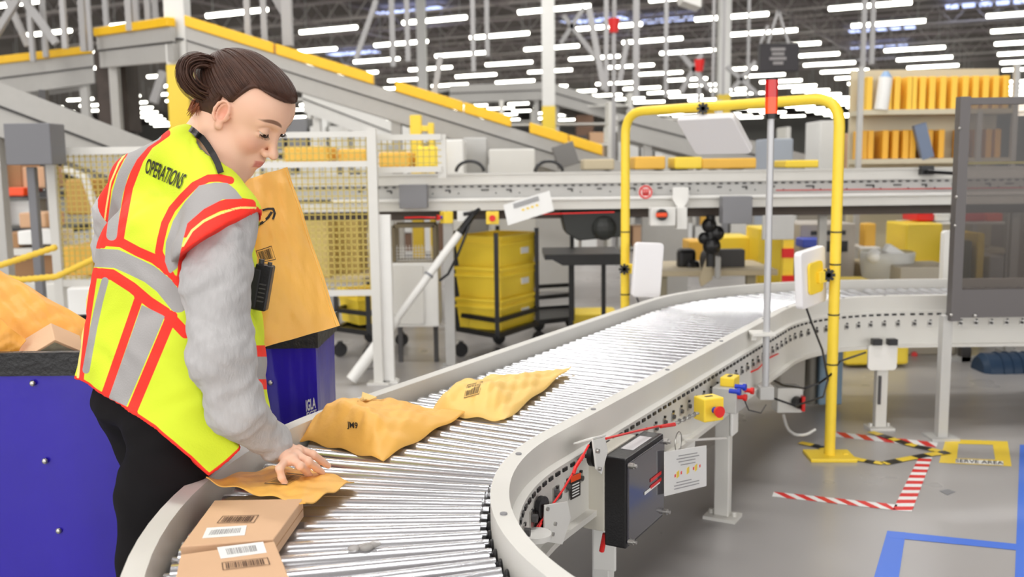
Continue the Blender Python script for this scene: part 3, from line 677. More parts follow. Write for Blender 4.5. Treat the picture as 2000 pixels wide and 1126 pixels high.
# ------------------------------------------------------------------ columns, sloping conveyors, racks
def column(label, x, y0, ysplit, Y, w, capT=False):
    b = D(x, y0, Y); t = thing('building_column', label, 'column', (b.x, Y, 0)); zs_ = D(x, ysplit, Y).z
    m = MB(); m.box((b.x, Y, zs_/2), (w, w, zs_)); m.build('yellow_guard', YEL, t, bevel=.01)
    m = MB(); m.box((b.x, Y, (zs_+ROOFZ)/2), (w*.96, w*.96, ROOFZ-zs_)); m.build('white_shaft', PAINTW, t, bevel=.01)
    return t
column('square column, white above and yellow below, rising behind the head of the person', 352, 130, 128, 9.6, .21)
column('thin white column with yellow foot near the centre of the picture', 1071, 150, 208, 17, .23)
column('pale column far back behind the signal light', 1413, 150, 185, 24, .3)
column('white column standing far back left of the centre', 824, 110, 262, 30, .3)
def incline(label, a, b, Y0, Y1, dz, dpt, yel=None, gth=.1, name='sloping_conveyor', mm=PAINT, legs=()):
    A = D(a[0], a[1], Y0); B = D(b[0], b[1], Y1); t = thing(name, label, 'conveyor', (A.x, A.y, 0))
    dr = (B-A); sd = V((-dr.y, dr.x, 0)).normalized(); sd = sd if sd.y > 0 else -sd
    def slab(m, u0, u1, zt_, zb_, d0, d1):
        p, q = lerp(A, B, u0), lerp(A, B, u1); vs = []
        for e in (p, q):
            for dd in (d0, d1):
                for z in (zb_, zt_): vs.append(e+sd*dd+V((0, 0, z)))
        m.add(vs, [(0,1,3,2), (4,6,7,5), (0,4,5,1), (2,3,7,6), (0,2,6,4), (1,5,7,3)])
    m = MB(); slab(m, 0, 1, 0, -dz*.42, 0, .05); slab(m, 0, 1, -dz*.46, -dz, .02, .07); m.build('near_side_frame', mm, t)
    m = MB(); slab(m, 0, 1, 0, -dz, dpt-.05, dpt); m.build('far_side_frame', mm, t)
    m = MB(); slab(m, 0, 1, -dz*.42, -dz*.47, .01, .06); m.build('dark_seam', DARKG, t)
    m = MB(); slab(m, 0, 1, -dz*.3, -dz*.36, .07, dpt-.05); m.build('belt', DARKG, t)
    if yel:
        for (u0, u1) in yel:
            m = MB(); slab(m, u0, u1, gth, .003, -.03, .06); m.build('yellow_guard', YEL if False else mat('guard_yellow', (250, 196, 24), .45, nz=.06), t, bevel=.01)
    for u in legs:
        p = lerp(A, B, u)+sd*.1; m = MB(); m.box((p.x, p.y, (p.z-dz)/2), (.09, .09, p.z-dz)); m.build('leg', mm, t)
    return t
GM = mat('slope_grey', (178, 176, 172), .5, nz=.05)
incline('long sloping conveyor with yellow guards descending to the right behind the person', (362, 52), (1260, 330), 9.0, 9.0, .27, .9, [(.0, .19), (.195, .405), (.452, .60), (.602, .705), (.745, .83), (.832, .905)], .10, mm=GM, legs=(.05, .45, .72))
incline('high level conveyor with a yellow guard left of the square column', (188, 72), (332, 52), 10.5, 9.4, .32, .9, [(0, 1)], .09, mm=GM, legs=(.1,))
incline('high level conveyor with a yellow guard in the upper left', (-20, 128), (182, 104), 11, 11.5, .34, 1.0, [(0, 1)], .09, mm=GM, legs=(.9,))
incline('large pale sloping conveyor at the left edge above the mesh fence', (-40, 145), (372, 305), 6.7, 7.4, .38, .8, None, mm=GM, legs=(.05,))
incline('grey sloping conveyor far back in the centre', (880, 166), (1070, 160), 19, 20, .35, 1.0, None, mm=GM, legs=(.1, .9))
incline('grey sloping conveyor dropping right of the thin column', (1070, 160), (1290, 225), 20, 21, .4, 1.0, None, mm=GM, legs=(.95,))
incline('pale sloping conveyor behind the gantry', (1225, 212), (1640, 318), 11, 11, .34, 1.0, None, mm=GM, legs=(.1, .6))
incline('second pale sloping conveyor far behind the gantry', (1270, 245), (1560, 312), 13.5, 12.5, .3, 1.0, None, mm=PAINTW, legs=(.1,))
incline('white sloping chute right of the face of the person', (590, 170), (830, 262), 12, 12, .3, .8, None, mm=PAINTW, legs=(.1, .9))
m = MB(); a = D(12, 237, 5.9); pb(m, 12, 240, 96, 322, 5.9, .2); m.box((D(60, 300, 6).x, 6.0, D(60, 330, 6).z/2), (.05, .05, D(60, 322, 6).z)); simple('control_box', 'dark grey control box on a post at the left edge under the sloping conveyor', 'box', m, mat('box_grey2', (112, 112, 116), .5), bevel=.005)
m = MB(); c = D(1104, 303, 8.6); m.box(c, (.19, .16, .2), m=Matrix.Rotation(-.3, 3, 'Y')); simple('motor_box', 'tilted grey metal box at the foot of the long sloping conveyor', 'box', m, mat('box_grey3', (120, 118, 116), .5), bevel=.005)
m = MB(); pb(m, 800, 228, 855, 320, 7.9, .1, 0); pb(m, 842, 250, 853, 320, 7.85, .1, 1)
q = D(812, 225, 8.6); m = MB(); m.box((q.x, 8.6, q.z/2), (.10, .10, q.z)); q2 = D(833, 240, 8.6); m.box((q2.x+.04, 8.6, q2.z/2), (.05, .1, q2.z)); m.box(((q.x+q2.x)/2, 8.6, q2.z-.05), (.2, .08, .05)); simple('yellow_bollard', 'yellow bollard frame behind the short fence panel', 'bollard', m, YEL, bevel=.006)
# dark machine tower left
m = MB(); a = D(218, 100, 10.8); 
for k in range(3): m.box((a.x+(-1)**k*.05, 10.8+.1*(k % 2), .44+k*.86), (.42-.05*(k % 3), .4, .86))
simple('machine_tower', 'dark machine tower under the high conveyor left of the column', 'machine', m, mat('dark_machine', (70, 60, 54), .7, nz=.5, nscale=6), bevel=.02)
# hangers and wind braces
HG = mat('hanger_grey', (172, 170, 170), .5)
rnd = random.Random(11)
for k, (x, yb, Y, w) in enumerate([(128, 95, 10, .05), (165, 100, 10.3, .06), (178, 100, 11, .04), (211, 95, 11, .05), (254, 60, 9.9, .06), (268, 55, 10.2, .05), (290, 50, 10, .05), (305, 55, 10.6, .05), (65, 120, 11, .05), (90, 112, 11.2, .05), (487, 120, 9.2, .05), (563, 90, 9.3, .09), (518, 100, 9.3, .05), (768, 130, 14, .07), (797, 120, 15, .07), (925, 140, 16, .07), (952, 110, 18, .08), (1200, 60, 13, .05), (1184, 180, 16, .07), (1242, 190, 15, .09), (1300, 190, 20, .08), (1392, 190, 15, .04), (1412, 185, 16, .04), (1460, 190, 19, .05), (1685, 130, 12, .05), (1702, 125, 12, .05)]):
    b = D(x, yb, Y); m = MB(); m.box((b.x, Y, (b.z+ROOFZ)/2), (w, w, ROOFZ-b.z))
    simple('hanger_rod', 'thin grey hanger rod dropping from the roof, ' + ('left part of the picture' if x < 600 else 'centre of the picture' if x < 1300 else 'right part of the picture'), 'rod', m, HG, 'hanger rods ' + ('on the left' if x < 600 else 'in the centre' if x < 1300 else 'on the right'))
for k, (p, q, Y, w) in enumerate([((-10, 70), (40, -10), 11, .07), ((40, -10), (110, 85), 11, .07), ((10, -10), (55, 90), 11.4, .06), ((1095, 85), (1140, 15), 18, .08), ((1100, 30), (1165, 115), 18, .08), ((1150, 15), (1180, 175), 16, .09), ((1225, 80), (1210, 160), 16, .08), ((1330, 180), (1370, 105), 17, .08), ((1330, 105), (1385, 175), 17, .08), ((555, 25), (535, -10), 9.4, .07), ((735, 0), (695, 115), 15, .07), ((860, 110), (840, 240), 9.05, .05), ((320, 140), (300, 200), 12, .09), ((1430, 175), (1475, 120), 19, .08), ((1420, 130), (1480, 185), 19, .08), ((1500, 50), (1485, 85), 12, .03), ((1520, 20), (1540, 85), 12, .03), ((1520, 20), (1500, 85), 12, .03)]):
    a, b = D(*p, Y), D(*q, Y); m = MB(); m.bar(a, b, w, w)
    simple('wind_brace', 'diagonal grey steel brace below the roof, ' + ('left part of the picture' if (p[0]+q[0])/2 < 700 else 'centre of the picture' if (p[0]+q[0])/2 < 1250 else 'right of the centre column'), 'brace', m, HG, 'diagonal roof braces ' + ('on the left' if (p[0]+q[0])/2 < 700 else 'in the centre' if (p[0]+q[0])/2 < 1250 else 'on the right'))
m = MB(); 
t = thing('hanging_sign', 'black sign with pale lettering hanging under the roof above the signal light', 'sign', D(1521, 110, 12))
m = MB(); pb(m, 1484, 84, 1562, 140, 12, .15); m.build('board', mat('sign_black', (46, 42, 46), .5), t, bevel=.01)
m = MB()
for k, (a, b) in enumerate(((1506, 1534), (1508, 1532), (1503, 1536), (1510, 1530))): pb(m, a, 93+k*9, b, 99+k*9, 11.99, .01)
m.build('pale_lettering', mat('sign_grey', (150, 146, 146), .5), t)
for (x, y, Y, lb) in ((1199, 50, 13, 'on the pole right of the T topped column'), (1366, 128, 15, 'under the roof behind the gantry')):
    b = D(x, y, Y); m = MB(); m.cyl(b-V((0, 0, .09)), b+V((0, 0, .09)), .055, .08, n=10); m.box((b.x, Y, (b.z-.1)/2), (.05, .05, b.z-.1), mi=1)
    simple('beacon_light', 'small red beacon '+lb, 'lamp', m, [RED, HG])
m = MB(); c = D(1354, 3, 10); m.prism([D(1325, -30, 10), D(1370, -30, 10), D(1370, 14, 10), D(1335, 2, 10)], (0, .3, 0)); m.box((c.x, 10.15, (c.z+ROOFZ)/2+.2), (.03, .03, ROOFZ-c.z-.4)); simple('hanging_cabinet', 'white cabinet hanging at the top edge of the picture', 'cabinet', m, PAINTW)
# yellow bin shelving upper right
YR = 8.0
t = thing('storage_rack', 'beige storage rack with rows of yellow dividers at the upper right', 'rack', (D(1840, 300, YR).x, YR, 0))
a = D(1688, 130, YR); b = D(1988, 124, YR); zt1 = a.z; z_1 = D(1800, 218, YR).z; z_2 = D(1800, 314, YR).z
BG = mat('rack_beige', (204, 196, 172), .6)
m = MB(); m.span((a.x, YR+.3, .2), (b.x, YR+.33, zt1)); m.build('back_panel', BG, t)
m = MB()
for z in (z_1, z_2, 1.0, .55, .1): m.span((a.x, YR, z-.02), (b.x, YR+.3, z+.02))
m.build('shelf_boards', BG, t)
for x in (a.x-.02, b.x, D(1915, 200, YR).x):
    m = MB(); m.span((x-.02, YR-.01, 0), (x+.02, YR+.03, zt1 if x != D(1915, 200, YR).x else z_1)); m.build('side_panel', GREYP, t)
dv = None
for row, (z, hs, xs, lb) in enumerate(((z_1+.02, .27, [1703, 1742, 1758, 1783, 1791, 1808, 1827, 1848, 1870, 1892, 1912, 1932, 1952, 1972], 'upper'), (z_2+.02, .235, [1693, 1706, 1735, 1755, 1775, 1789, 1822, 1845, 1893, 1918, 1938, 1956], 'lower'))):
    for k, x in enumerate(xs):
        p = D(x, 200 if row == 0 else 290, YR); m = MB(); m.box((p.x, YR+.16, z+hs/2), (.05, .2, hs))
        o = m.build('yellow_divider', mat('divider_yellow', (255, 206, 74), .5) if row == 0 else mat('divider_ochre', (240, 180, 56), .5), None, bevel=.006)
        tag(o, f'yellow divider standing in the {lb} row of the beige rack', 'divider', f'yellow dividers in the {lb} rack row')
m = MB(); p = D(1728, 213, YR-.06); m.cyl((p.x, YR+.02, z_1+.02), (p.x+.03, YR+.02, z_1+.28), .055, n=14); m.cyl((p.x+.03, YR+.02, z_1+.28), (p.x+.03, YR+.02, z_1+.33), .05, .02, n=14, mi=1); simple('bottle', 'white bottle roll standing among the upper yellow dividers', 'bottle', m, [WHITE, mat('pale_blue', (150, 180, 215), .4)], smooth=50)
m = MB(); p = D(1806, 305, YR); m.bar((p.x+.03, YR+.02, z_2+.02), (p.x-.05, YR+.02, z_2+.30), .05, .1); simple('folder', 'grey blue folder leaning in the lower rack row', 'folder', m, mat('folder_blue', (110, 125, 150), .5))
# second low pieces below the rack, seen under the back conveyor
WALLG = mat('partition_grey', (150, 144, 134), .7, nz=.08, nscale=2)
m = MB(); p = D(1560, 400, 9.3); q = D(2090, 400, 9.3); m.span((p.x, 9.3, 0), (q.x, 9.36, 1.2)); simple('partition', 'grey brown partition behind the clutter at the right', 'partition', m, WALLG)
m = MB(); p = D(1255, 400, 9.6); q = D(1345, 400, 9.6); m.span((p.x, 9.6, 0), (q.x, 9.7, 1.0)); simple('partition', 'pale partition seen between the left gantry post and the valve cluster', 'partition', m, GREYP)
def block(name, label, cat, x0, y0, x1, y1, Y, dep, mm, floor=False, **k):
    m = MB(); a = D(x0, y1, Y); b = D(x1, y0, Y); m.span((a.x, Y, 0 if floor else a.z), (b.x, Y+dep, b.z)); return simple(name, label, cat, m, mm, bevel=.012, **k)
t = thing('printer_cabinet', 'grey printer cabinet with black slots behind the far curve', 'cabinet', (D(1615, 550, 7.2).x, 7.2, 0))
m = MB(); a = D(1560, 560, 7.2); b = D(1672, 436, 7.2); m.span((a.x, 7.2, 0), (b.x, 7.7, b.z)); m.build('body', mat('cabinet_beige', (190, 182, 172), .5), t, bevel=.01)
m = MB(); pb(m, 1585, 450, 1652, 459, 7.19, .02); pb(m, 1600, 470, 1656, 492, 7.19, .02); m.build('black_slots', BLACK, t)
block('supply_box', 'blue box lying on the printer cabinet ledge', 'box', 1568, 466, 1612, 484, 7.0, .19, mat('box_blue', (70, 90, 200), .5))
block('tote', 'large yellow tote on the right behind the bag lined bin', 'tote', 1768, 436, 1842, 516, 7.2, .4, TOTE)
block('workbench', 'beige bench carrying the yellow tote behind the bin', 'bench', 1700, 518, 1860, 562, 7.1, .6, FUR, True)
block('parcel_roll', 'yellow roll standing on a shelf right of the printer cabinet', 'roll', 1688, 436, 1712, 482, 7.3, .12, OCHRE)
block('shelf_board', 'pale shelf board below the yellow roll', 'shelf', 1678, 482, 1722, 488, 7.2, .3, PAINTW)
block('tote', 'yellow tote stack behind the right gantry post', 'tote', 1480, 445, 1528, 545, 7.3, .4, TOTE, True)
block('tote', 'ochre tote behind the valve cluster', 'tote', 1400, 462, 1470, 532, 7.6, .4, TOTE)
block('tote', 'small yellow tote left of the valve cluster', 'tote', 1345, 470, 1378, 540, 7.5, .3, OCHRE)
m = MB(); m.box(D(1340, 505, 6.9), (.13, .12, .15)); m.box(D(1352, 518, 6.85), (.1, .1, .08)); simple('bag', 'black bag on the beige table left of the valve cluster', 'bag', m, BLACK, bevel=.03)
m = MB(); m.sph(D(1386, 508, 6.8), (.07, .1, .1)); m.box(D(1425, 505, 6.85), (.2, .1, .14)); simple('bag', 'dark grey equipment bag on the beige table', 'bag', m, DARKG, smooth=40, bevel=.01)
t = thing('work_table', 'beige table standing behind the left rail of the conveyor', 'table', (D(1400, 560, 6.8).x, 6.8, 0))
m = MB(); a = D(1288, 536, 6.6); b = D(1520, 526, 6.6); m.span((a.x, 6.6, b.z-.04), (b.x, 7.3, b.z)); m.build('table_top', FUR, t, bevel=.005)
for x in (1295, 1468): 
    q = D(x, 540, 6.65); m = MB(); m.span((q.x-.03, 6.65, 0), (q.x+.03, 6.71, b.z-.04)); m.build('leg', mat('leg_olive', (150, 142, 120), .6), t)
m = MB(); m.prism([D(1382, 500, 6.5), D(1392, 500, 6.5), D(1392, 545, 6.5), D(1370, 560, 6.5), D(1366, 545, 6.5)], (0, .03, 0)); simple('bracket', 'beige curved bracket standing before the beige table', 'bracket', m, FUR, bevel=.004)
block('tripod_frame', 'grey upright profile before the beige table', 'post', 1397, 500, 1409, 545, 6.45, .05, GREYP)
t = thing('waste_bin', 'waste bin lined with a translucent white bag behind the far curve', 'bin', (D(1748, 560, 6.6).x, 6.6, 0))
a = D(1700, 500, 6.6); b = D(1800, 500, 6.6); cx_ = (a.x+b.x)/2; w_ = (b.x-a.x)/2
m = MB(); m.tube([(cx_, 6.75, .03), (cx_, 6.75, a.z)], [w_*.75, w_*.98], n=20); m.build('bin_body', mat('bin_grey', (150, 148, 140), .6), t, smooth=50)
BAG = mat('bag_film', (232, 232, 226), .3, alpha=.72, bump=.5, bscale=14)
m = MB(); n_ = 40; rw = []
for j, (z, r) in enumerate(((a.z+.02, .97), (a.z+.012, 1.05), (a.z-.05, 1.02), (a.z-.14, .97), (a.z-.22, .86), (a.z-.25, .8))):
    rw.append([(cx_+w_*(r+.03*math.sin(7*i*2*PI/n_+j)*(j > 1))*math.cos(2*PI*i/n_), 6.75+w_*r*math.sin(2*PI*i/n_), z) for i in range(n_)])
m.add(sum(rw, []), [(j*n_+i, j*n_+(i+1) % n_, (j+1)*n_+(i+1) % n_, (j+1)*n_+i) for j in range(5) for i in range(n_)]); m.build('bag_liner', BAG, t, smooth=180)
m = MB(); m.bar(D(1728, 482, 6.7), D(1765, 505, 6.7), .08, .07); simple('crumpled_wrap', 'white and blue plastic wrap poking out of the waste bin', 'wrap', m, WHITE, bevel=.015)
m = MB(); m.sph(D(1708, 500, 6.65), (.05, .05, .05)); simple('crumpled_wrap', 'white paper ball at the left of the waste bin top', 'wrap', m, WHITE, smooth=80)
for (x0, x1, mm, lb) in ((1792, 1825, RED, 'red carton'), (1826, 1856, WHITE, 'white carton'), (1885, 1925, RED, 'red carton behind the smoked screen'), (1926, 1960, ORANGE, 'orange carton behind the smoked screen'), (1865, 1884, PAINTW, 'white carton behind the smoked screen')):
    block('carton', lb+' lying on the high shelf below the back conveyor', 'carton', x0, 416, x1, 432, 7.4, .3, mm)
block('shelf_board', 'white shelf board carrying red and white cartons', 'shelf', 1788, 433, 1965, 440, 7.35, .4, PAINTW)
for (x0, x1, yt, mm, lb) in ((1905, 1925, 455, TOTE, 'narrow yellow tote'), (1930, 1962, 500, GREYP, 'grey carton'), (1880, 1900, 470, mat('olive', (110, 105, 60), .6), 'olive box')):
    block('tote', lb+' seen through the smoked screen', 'tote', x0, yt, x1, 560, 6.9, .3, mm, True)
# below the far conveyor
t = thing('tote_pallet', 'yellow pallet tote under the far conveyor beside the rounded plate', 'tote', (D(1710, 760, 6.2).x, 6.2, 0))
m = MB(); a = D(1650, 760, 6.0); b = D(1775, 720, 6.0); m.span((a.x, 6.0, 0.02), (b.x, 6.7, .2)); m.build('lower_tray', TOTE, t, bevel=.02)
m = MB(); a = D(1650, 720, 6.1); b = D(1735, 660, 6.1); m.span((a.x, 6.1, .2), (b.x, 6.6, .52)); m.build('upper_tub', TOTE, t, bevel=.02)
t = thing('button_cabinet', 'beige control panel with green and red buttons under the far conveyor', 'panel', (D(1800, 740, 6.4).x, 6.4, 0))
m = MB(); a = D(1745, 760, 6.4); b = D(1868, 655, 6.4); m.span((a.x+.02, 6.4, 0), (b.x, 6.8, .6)); m.build('body', mat('panel_beige', (176, 168, 152), .6), t, bevel=.01)
m = MB(); m.cyl(D(1768, 691, 6.4), D(1768, 691, 6.37), .018); m.build('green_button', mat('green', (20, 90, 50), .4), t)
m = MB(); m.cyl(D(1786, 692, 6.4), D(1786, 692, 6.37), .02); m.build('red_button', RED, t)
t = thing('electric_motor', 'dark blue electric motor under the far conveyor at the right edge', 'motor', (D(1960, 740, 5.9).x, 5.9, 0))
BM = mat('motor_blue', (30, 56, 84), .5); a = D(1918, 724, 5.9); m = MB(); m.cyl(a, a+V((.7, 0, 0)), .115, n=24); m.cyl(a-V((.03, 0, 0)), a, .09, .115, n=24)
for k in range(9): m.cyl(a+V((.08+k*.06, 0, 0)), a+V((.09+k*.06, 0, 0)), .122, n=24)
m.build('motor_barrel', BM, t, smooth=40)
m = MB(); m.span((a.x+.05, 5.8, 0), (a.x+.6, 6.0, a.z-.09)); m.build('stand', DARKG, t)
t = thing('stool', 'dark steel stool frame under the far conveyor', 'stool', (D(1885, 745, 6.2).x, 6.2, 0)); q = D(1884, 680, 6.2)
m = MB(); m.box((q.x, 6.2, .22), (.06, .06, .44)); m.bar((q.x, 6.2, .2), (q.x+.16, 6.2, .42), .03, .03); m.build('column', DARKG, t)
m = MB(); m.box((q.x+.05, 6.2, .015), (.3, .06, .03)); m.build('foot', GREYP, t)
# drive cabinet, tank and knob box behind the signal pole
t = thing('drive_cabinet', 'grey drive cabinet with a bare steel tank under the far curve', 'cabinet', (D(1570, 800, 4.95).x, 4.95, 0))
m = MB(); a = D(1520, 835, 4.9); b = D(1574, 692, 4.9); m.span((a.x, 4.9, .12), (b.x, 5.1, .40)); m.build('grey_box', mat('cab_grey', (168, 162, 152), .5), t, bevel=.008)
m = MB(); c = D(1588, 760, 5.0); m.cyl((c.x, 5.05, 0.02), (c.x, 5.05, .40), .035, n=20); m.build('steel_tank', mat('tank_steel', (120, 116, 108), .4, metal=.4), t, smooth=50)
m = MB(); a = D(1598, 830, 5.0); b = D(1648, 690, 5.0); m.span((a.x, 5.0, .02), (b.x, 5.15, .41)); m.build('blue_box', mat('box_bluegrey', (124, 148, 168), .5), t, bevel=.01)
t = thing('isolator_switch', 'white isolator box with black and red knob below the signal light pole', 'switch', D(1552, 782, 4.5))
m = MB(); pb(m, 1518, 757, 1568, 806, 4.55, .1); m.build('housing', PAINTW, t, bevel=.004)
c = D(1555, 784, 4.55); m = MB(); m.cyl(c, c+V((.01, -.035, 0)), .028, n=16); m.build('dial', BLACK, t, smooth=50)
m = MB(); m.box(c+V((.022, -.035, 0)), (.016, .03, .075)); m.build('knob', RED, t, bevel=.004)
m = MB(); a = D(1430, 800, 4.55); m.tube(bent([D(1530, 810, 4.5), D(1540, 845, 4.4), D(1570, 852, 4.35), D(1592, 838, 4.4)], .01, .05), .007, n=6); simple('cable', 'white cable looping on the floor below the isolator box', 'cable', m, PAINTW, smooth=60)
m = MB(); m.tube([D(1503, 738, 4.0), D(1530, 752, 4.1), D(1570, 758, 4.2), D(1600, 748, 4.2), D(1622, 732, 4.12), D(1640, 705, 4.2), D(1690, 688, 4.6)], .005, n=5); simple('cable', 'thin dark cable sagging behind the right gantry post', 'cable', m, BLACK)
# left side: racks, rope, cartons
block('tote', 'yellow tote standing on the floor left of the gantry left post', 'tote', 1118, 612, 1208, 660, 7.4, .35, TOTE, True)
t = thing('storage_rack', 'dark rack with cartons at the left edge behind the blue bin', 'rack', (D(40, 500, 8.5).x, 8.5, 0))
a = D(-30, 500, 8.4); b = D(118, 300, 8.4)
m = MB()
for y in (375, 445): z = D(50, y, 8.4).z; m.span((a.x, 8.4, z-.05), (b.x, 9.2, z))
m.build('shelf_boards', BLACK, t)
for x in (3, 100): q = D(x, 400, 8.4); m = MB(); m.span((q.x-.03, 8.38, 0), (q.x+.03, 8.44, 2.0)); m.build('upright', DARKG if x > 50 else HG, t)
for (x0, y0, x1, y1, Y, mm, lb) in ((10, 310, 40, 368, 8.5, CARDD, 'tall brown carton on the upper shelf'), (45, 325, 90, 368, 8.5, CARD, 'wide brown carton on the upper shelf'), (0, 366, 46, 383, 8.3, ORANGE, 'orange flat carton on the shelf edge'), (20, 390, 60, 440, 8.5, WHITE, 'white carton on the lower shelf'), (38, 415, 88, 445, 8.0, CARD, 'brown carton on the parcel table'), (35, 450, 105, 478, 7.6, WHITE, 'white bags pile on the parcel table'), (0, 455, 35, 485, 7.6, CARDD, 'brown carton at the left edge of the parcel table')):
    block('carton', lb+' behind the blue bin', 'carton', x0, y0, x1, y1, Y, .35, mm)
t = thing('parcel_table', 'pallet table with brown sides behind the yellow rope', 'table', (D(50, 540, 7.5).x, 7.5, 0))
m = MB(); a = D(-40, 540, 7.5); b = D(112, 485, 7.5); m.span((a.x, 7.5, b.z-.05), (b.x, 8.3, b.z)); m.build('table_top', PAINT, t)
m = MB(); m.span((a.x, 7.55, .12), (b.x-.05, 8.25, b.z-.05)); m.build('brown_crate', mat('crate_brown', (150, 112, 76), .7, nz=.15, nscale=4), t)
RP = mat('rope_yellow', (228, 190, 60), .6)
for k, (pts, lb) in enumerate((([(-10, 521), (40, 505), (110, 482)], 'upper'), ([(-10, 538), (40, 546), (110, 540), (190, 502)], 'lower'))):
    w3 = [D(x, y, 5.6) for x, y in pts]; fine = []
    for i in range(len(w3)-1): fine += [lerp(w3[i], w3[i+1], j/12) for j in range(12)]
    m = MB(); m.tube(fine+[w3[-1]], [.016+.004*(i % 2) for i in range(len(fine)+1)], n=8); simple('safety_rope', lb+' yellow safety rope strung behind the blue bin', 'rope', m, RP, smooth=80)
block('carton', 'white bulk box standing behind the left fence foot', 'carton', 135, 560, 300, 640, 6.6, .5, WHITE, True)
block('carton', 'white bulk box left of the fence post foot', 'carton', 30, 552, 118, 650, 6.9, .5, PAINT, True)
# white machines in the centre distance
for (x0, y0, x1, y1, Y, mm, lb) in ((870, 272, 905, 335, 7.6, PAINTW, 'white rounded machine behind the short fence panel'), (955, 290, 1045, 335, 7.8, PAINT, 'pale box machine under the long sloping conveyor'), (905, 268, 950, 315, 8.2, GREYP, 'grey cabinet under the long sloping conveyor'), (1045, 275, 1120, 300, 9.9, PAINTW, 'white block behind the sloping conveyor foot'), (1500, 270, 1550, 325, 9.5, mat('bluegrey', (170, 178, 190), .5), 'blue grey block behind the signal light'), (1600, 235, 1650, 325, 10, PAINTW, 'white cabinet with shelves behind the right gantry post'), (1650, 260, 1685, 290, 10.5, CARD, 'brown carton pile left of the beige rack')):
    block('machine_block' if 'carton' not in lb else 'carton', lb, 'machine' if 'carton' not in lb else 'carton', x0, y0, x1, y1, Y, .5, mm, True)
for x, lb in ((918, 'left'), (1072, 'right')):
    c = D(x, 335, 7.0); m = MB(); m.tube([c+V((.1*math.cos(a*PI/14), 0, .075*math.sin(a*PI/14))) for a in range(15)], .012, n=6); simple('hose', lb+' black hose arch rising above the back conveyor', 'hose', m, BLACK, smooth=60)
rnd = random.Random(5)
pal = [PAINTW, WHITE, GREYP, CARD, OCHRE, PAINT, DARKG, MIDG, PAINTW, mat('far_brown', (120, 92, 74), .7)]
k = 0
for i in range(14):
    px = 540+i*62 if i < 12 else 1300+(i-12)*150; Y = (14, 17, 20, 23)[i % 4]+rnd.uniform(0, .8); b = D(px, 250, Y); w_ = rnd.uniform(1.2, 2.6); h_ = rnd.uniform(1.5, 2.5)
    t = thing('far_rack', f'pale storage rack with mixed goods in the far distance, {"left of the thin column" if px < 1071 else "right of the thin column"}', 'rack', (b.x, Y, 0), 'far storage racks '+('left' if px < 1071 else 'right'))
    m = MB()
    for z in range(4): m.span((b.x-w_/2, Y, h_*z/3-.03+.05), (b.x+w_/2, Y+.6, h_*z/3+.05))
    for s_ in (-1, 1): m.span((b.x+s_*w_/2-.04, Y-.01, 0), (b.x+s_*w_/2+.04, Y+.6, h_+.3))
    m.build('rack_frame', PAINT, t)
    mmx = rnd.sample(pal, 3); m = MB()
    for z in range(3):
        x = b.x-w_/2+.1
        while x < b.x+w_/2-.3:
            s_ = rnd.uniform(.15, .4); m.span((x, Y+.05, h_*z/3+.06), (x+s_, Y+.5, h_*z/3+.06+rnd.uniform(.2, h_/3-.12)), rnd.randrange(3)); x += s_+.05
    m.build('goods', mmx, t)
# ------------------------------------------------------------------ floor tapes
def tape(name, label, quad, stripes=None, base=WHITE, top=RED, z=.0012, slant=0.):
    a, b, c, d = [P(x, y, z) for x, y in quad]      # a-b one long side, d-c the other
    t = thing(name, label, 'floor tape', (a+c)/2)
    m = MB(); m.prism([a, b, c, d], (0, 0, .0008)); m.build('base_tape', base, t)
    if stripes:
        m = MB()
        for k in range(stripes):
            u0 = k/stripes; u1 = u0+.5/stripes; s = slant
            f_ = lambda u: min(1, max(0, u))
            m.prism([lerp(a, b, f_(u0)), lerp(a, b, f_(u1)), lerp(d, c, f_(u1+s)), lerp(d, c, f_(u0+s))], (0, 0, .0014))
        m.build('stripes', top, t)
    return t
tape('hazard_tape', 'red and white floor tape strip running left of the corner', [(1511, 960), (1752, 985), (1752, 996), (1508, 969)], 6, slant=.12)
tape('hazard_tape', 'wide red and white floor tape strip leading away from the corner', [(1743, 996), (1796, 890), (1821, 893), (1781, 998)], 9, slant=.02)
tape('hazard_tape', 'red and white floor tape strip behind the gantry foot', [(1632, 843), (1832, 864), (1829, 873), (1630, 852)], 5, slant=.1)
def ribbon(label, pts, w, n, z):
    P3 = [P(x, y, z) for x, y in pts]; fine = []
    for i in range(len(P3)-1): fine += [lerp(P3[i], P3[i+1], j/6) for j in range(6)]
    fine.append(P3[-1]); t = thing('hazard_tape', label, 'floor tape', P3[len(P3)//2]); ms = [MB(), MB()]; N = len(fine)-1
    for i in range(N):
        a, b = fine[i], fine[i+1]; d = (b-a).normalized(); s = V((-d.y, d.x, 0))*w/2; k = int(i/N*n) % 2
        ms[k].add([a-s, b-s, b+s, a+s], [(0, 1, 2, 3)])
    ms[0].build('yellow_stripes', YEL, t); ms[1].build('black_stripes', BLACK, t)
ribbon('loose yellow and black tape curving behind the gantry foot', [(1562, 863), (1600, 871), (1640, 888), (1690, 899), (1725, 904), (1770, 895), (1820, 886), (1852, 882)], .045, 12, .004)
ribbon('short yellow and black tape behind the gantry', [(1700, 842), (1740, 855), (1780, 868), (1835, 880)], .045, 7, .006)
t = thing('floor_marking', 'yellow square floor marking with a white lettered strip', 'floor tape', P(1905, 880))
o_ = [P(x, y, .0012) for x, y in ((1834, 903), (1976, 910), (1968, 861), (1847, 857))]; i_ = [P(x, y, .0012) for x, y in ((1869, 894), (1944, 897), (1939, 868), (1872, 866))]
m = MB(); m.add(o_+i_, [(k, (k+1) % 4, 4+(k+1) % 4, 4+k) for k in range(4)]); m.build('yellow_frame', YEL, t)
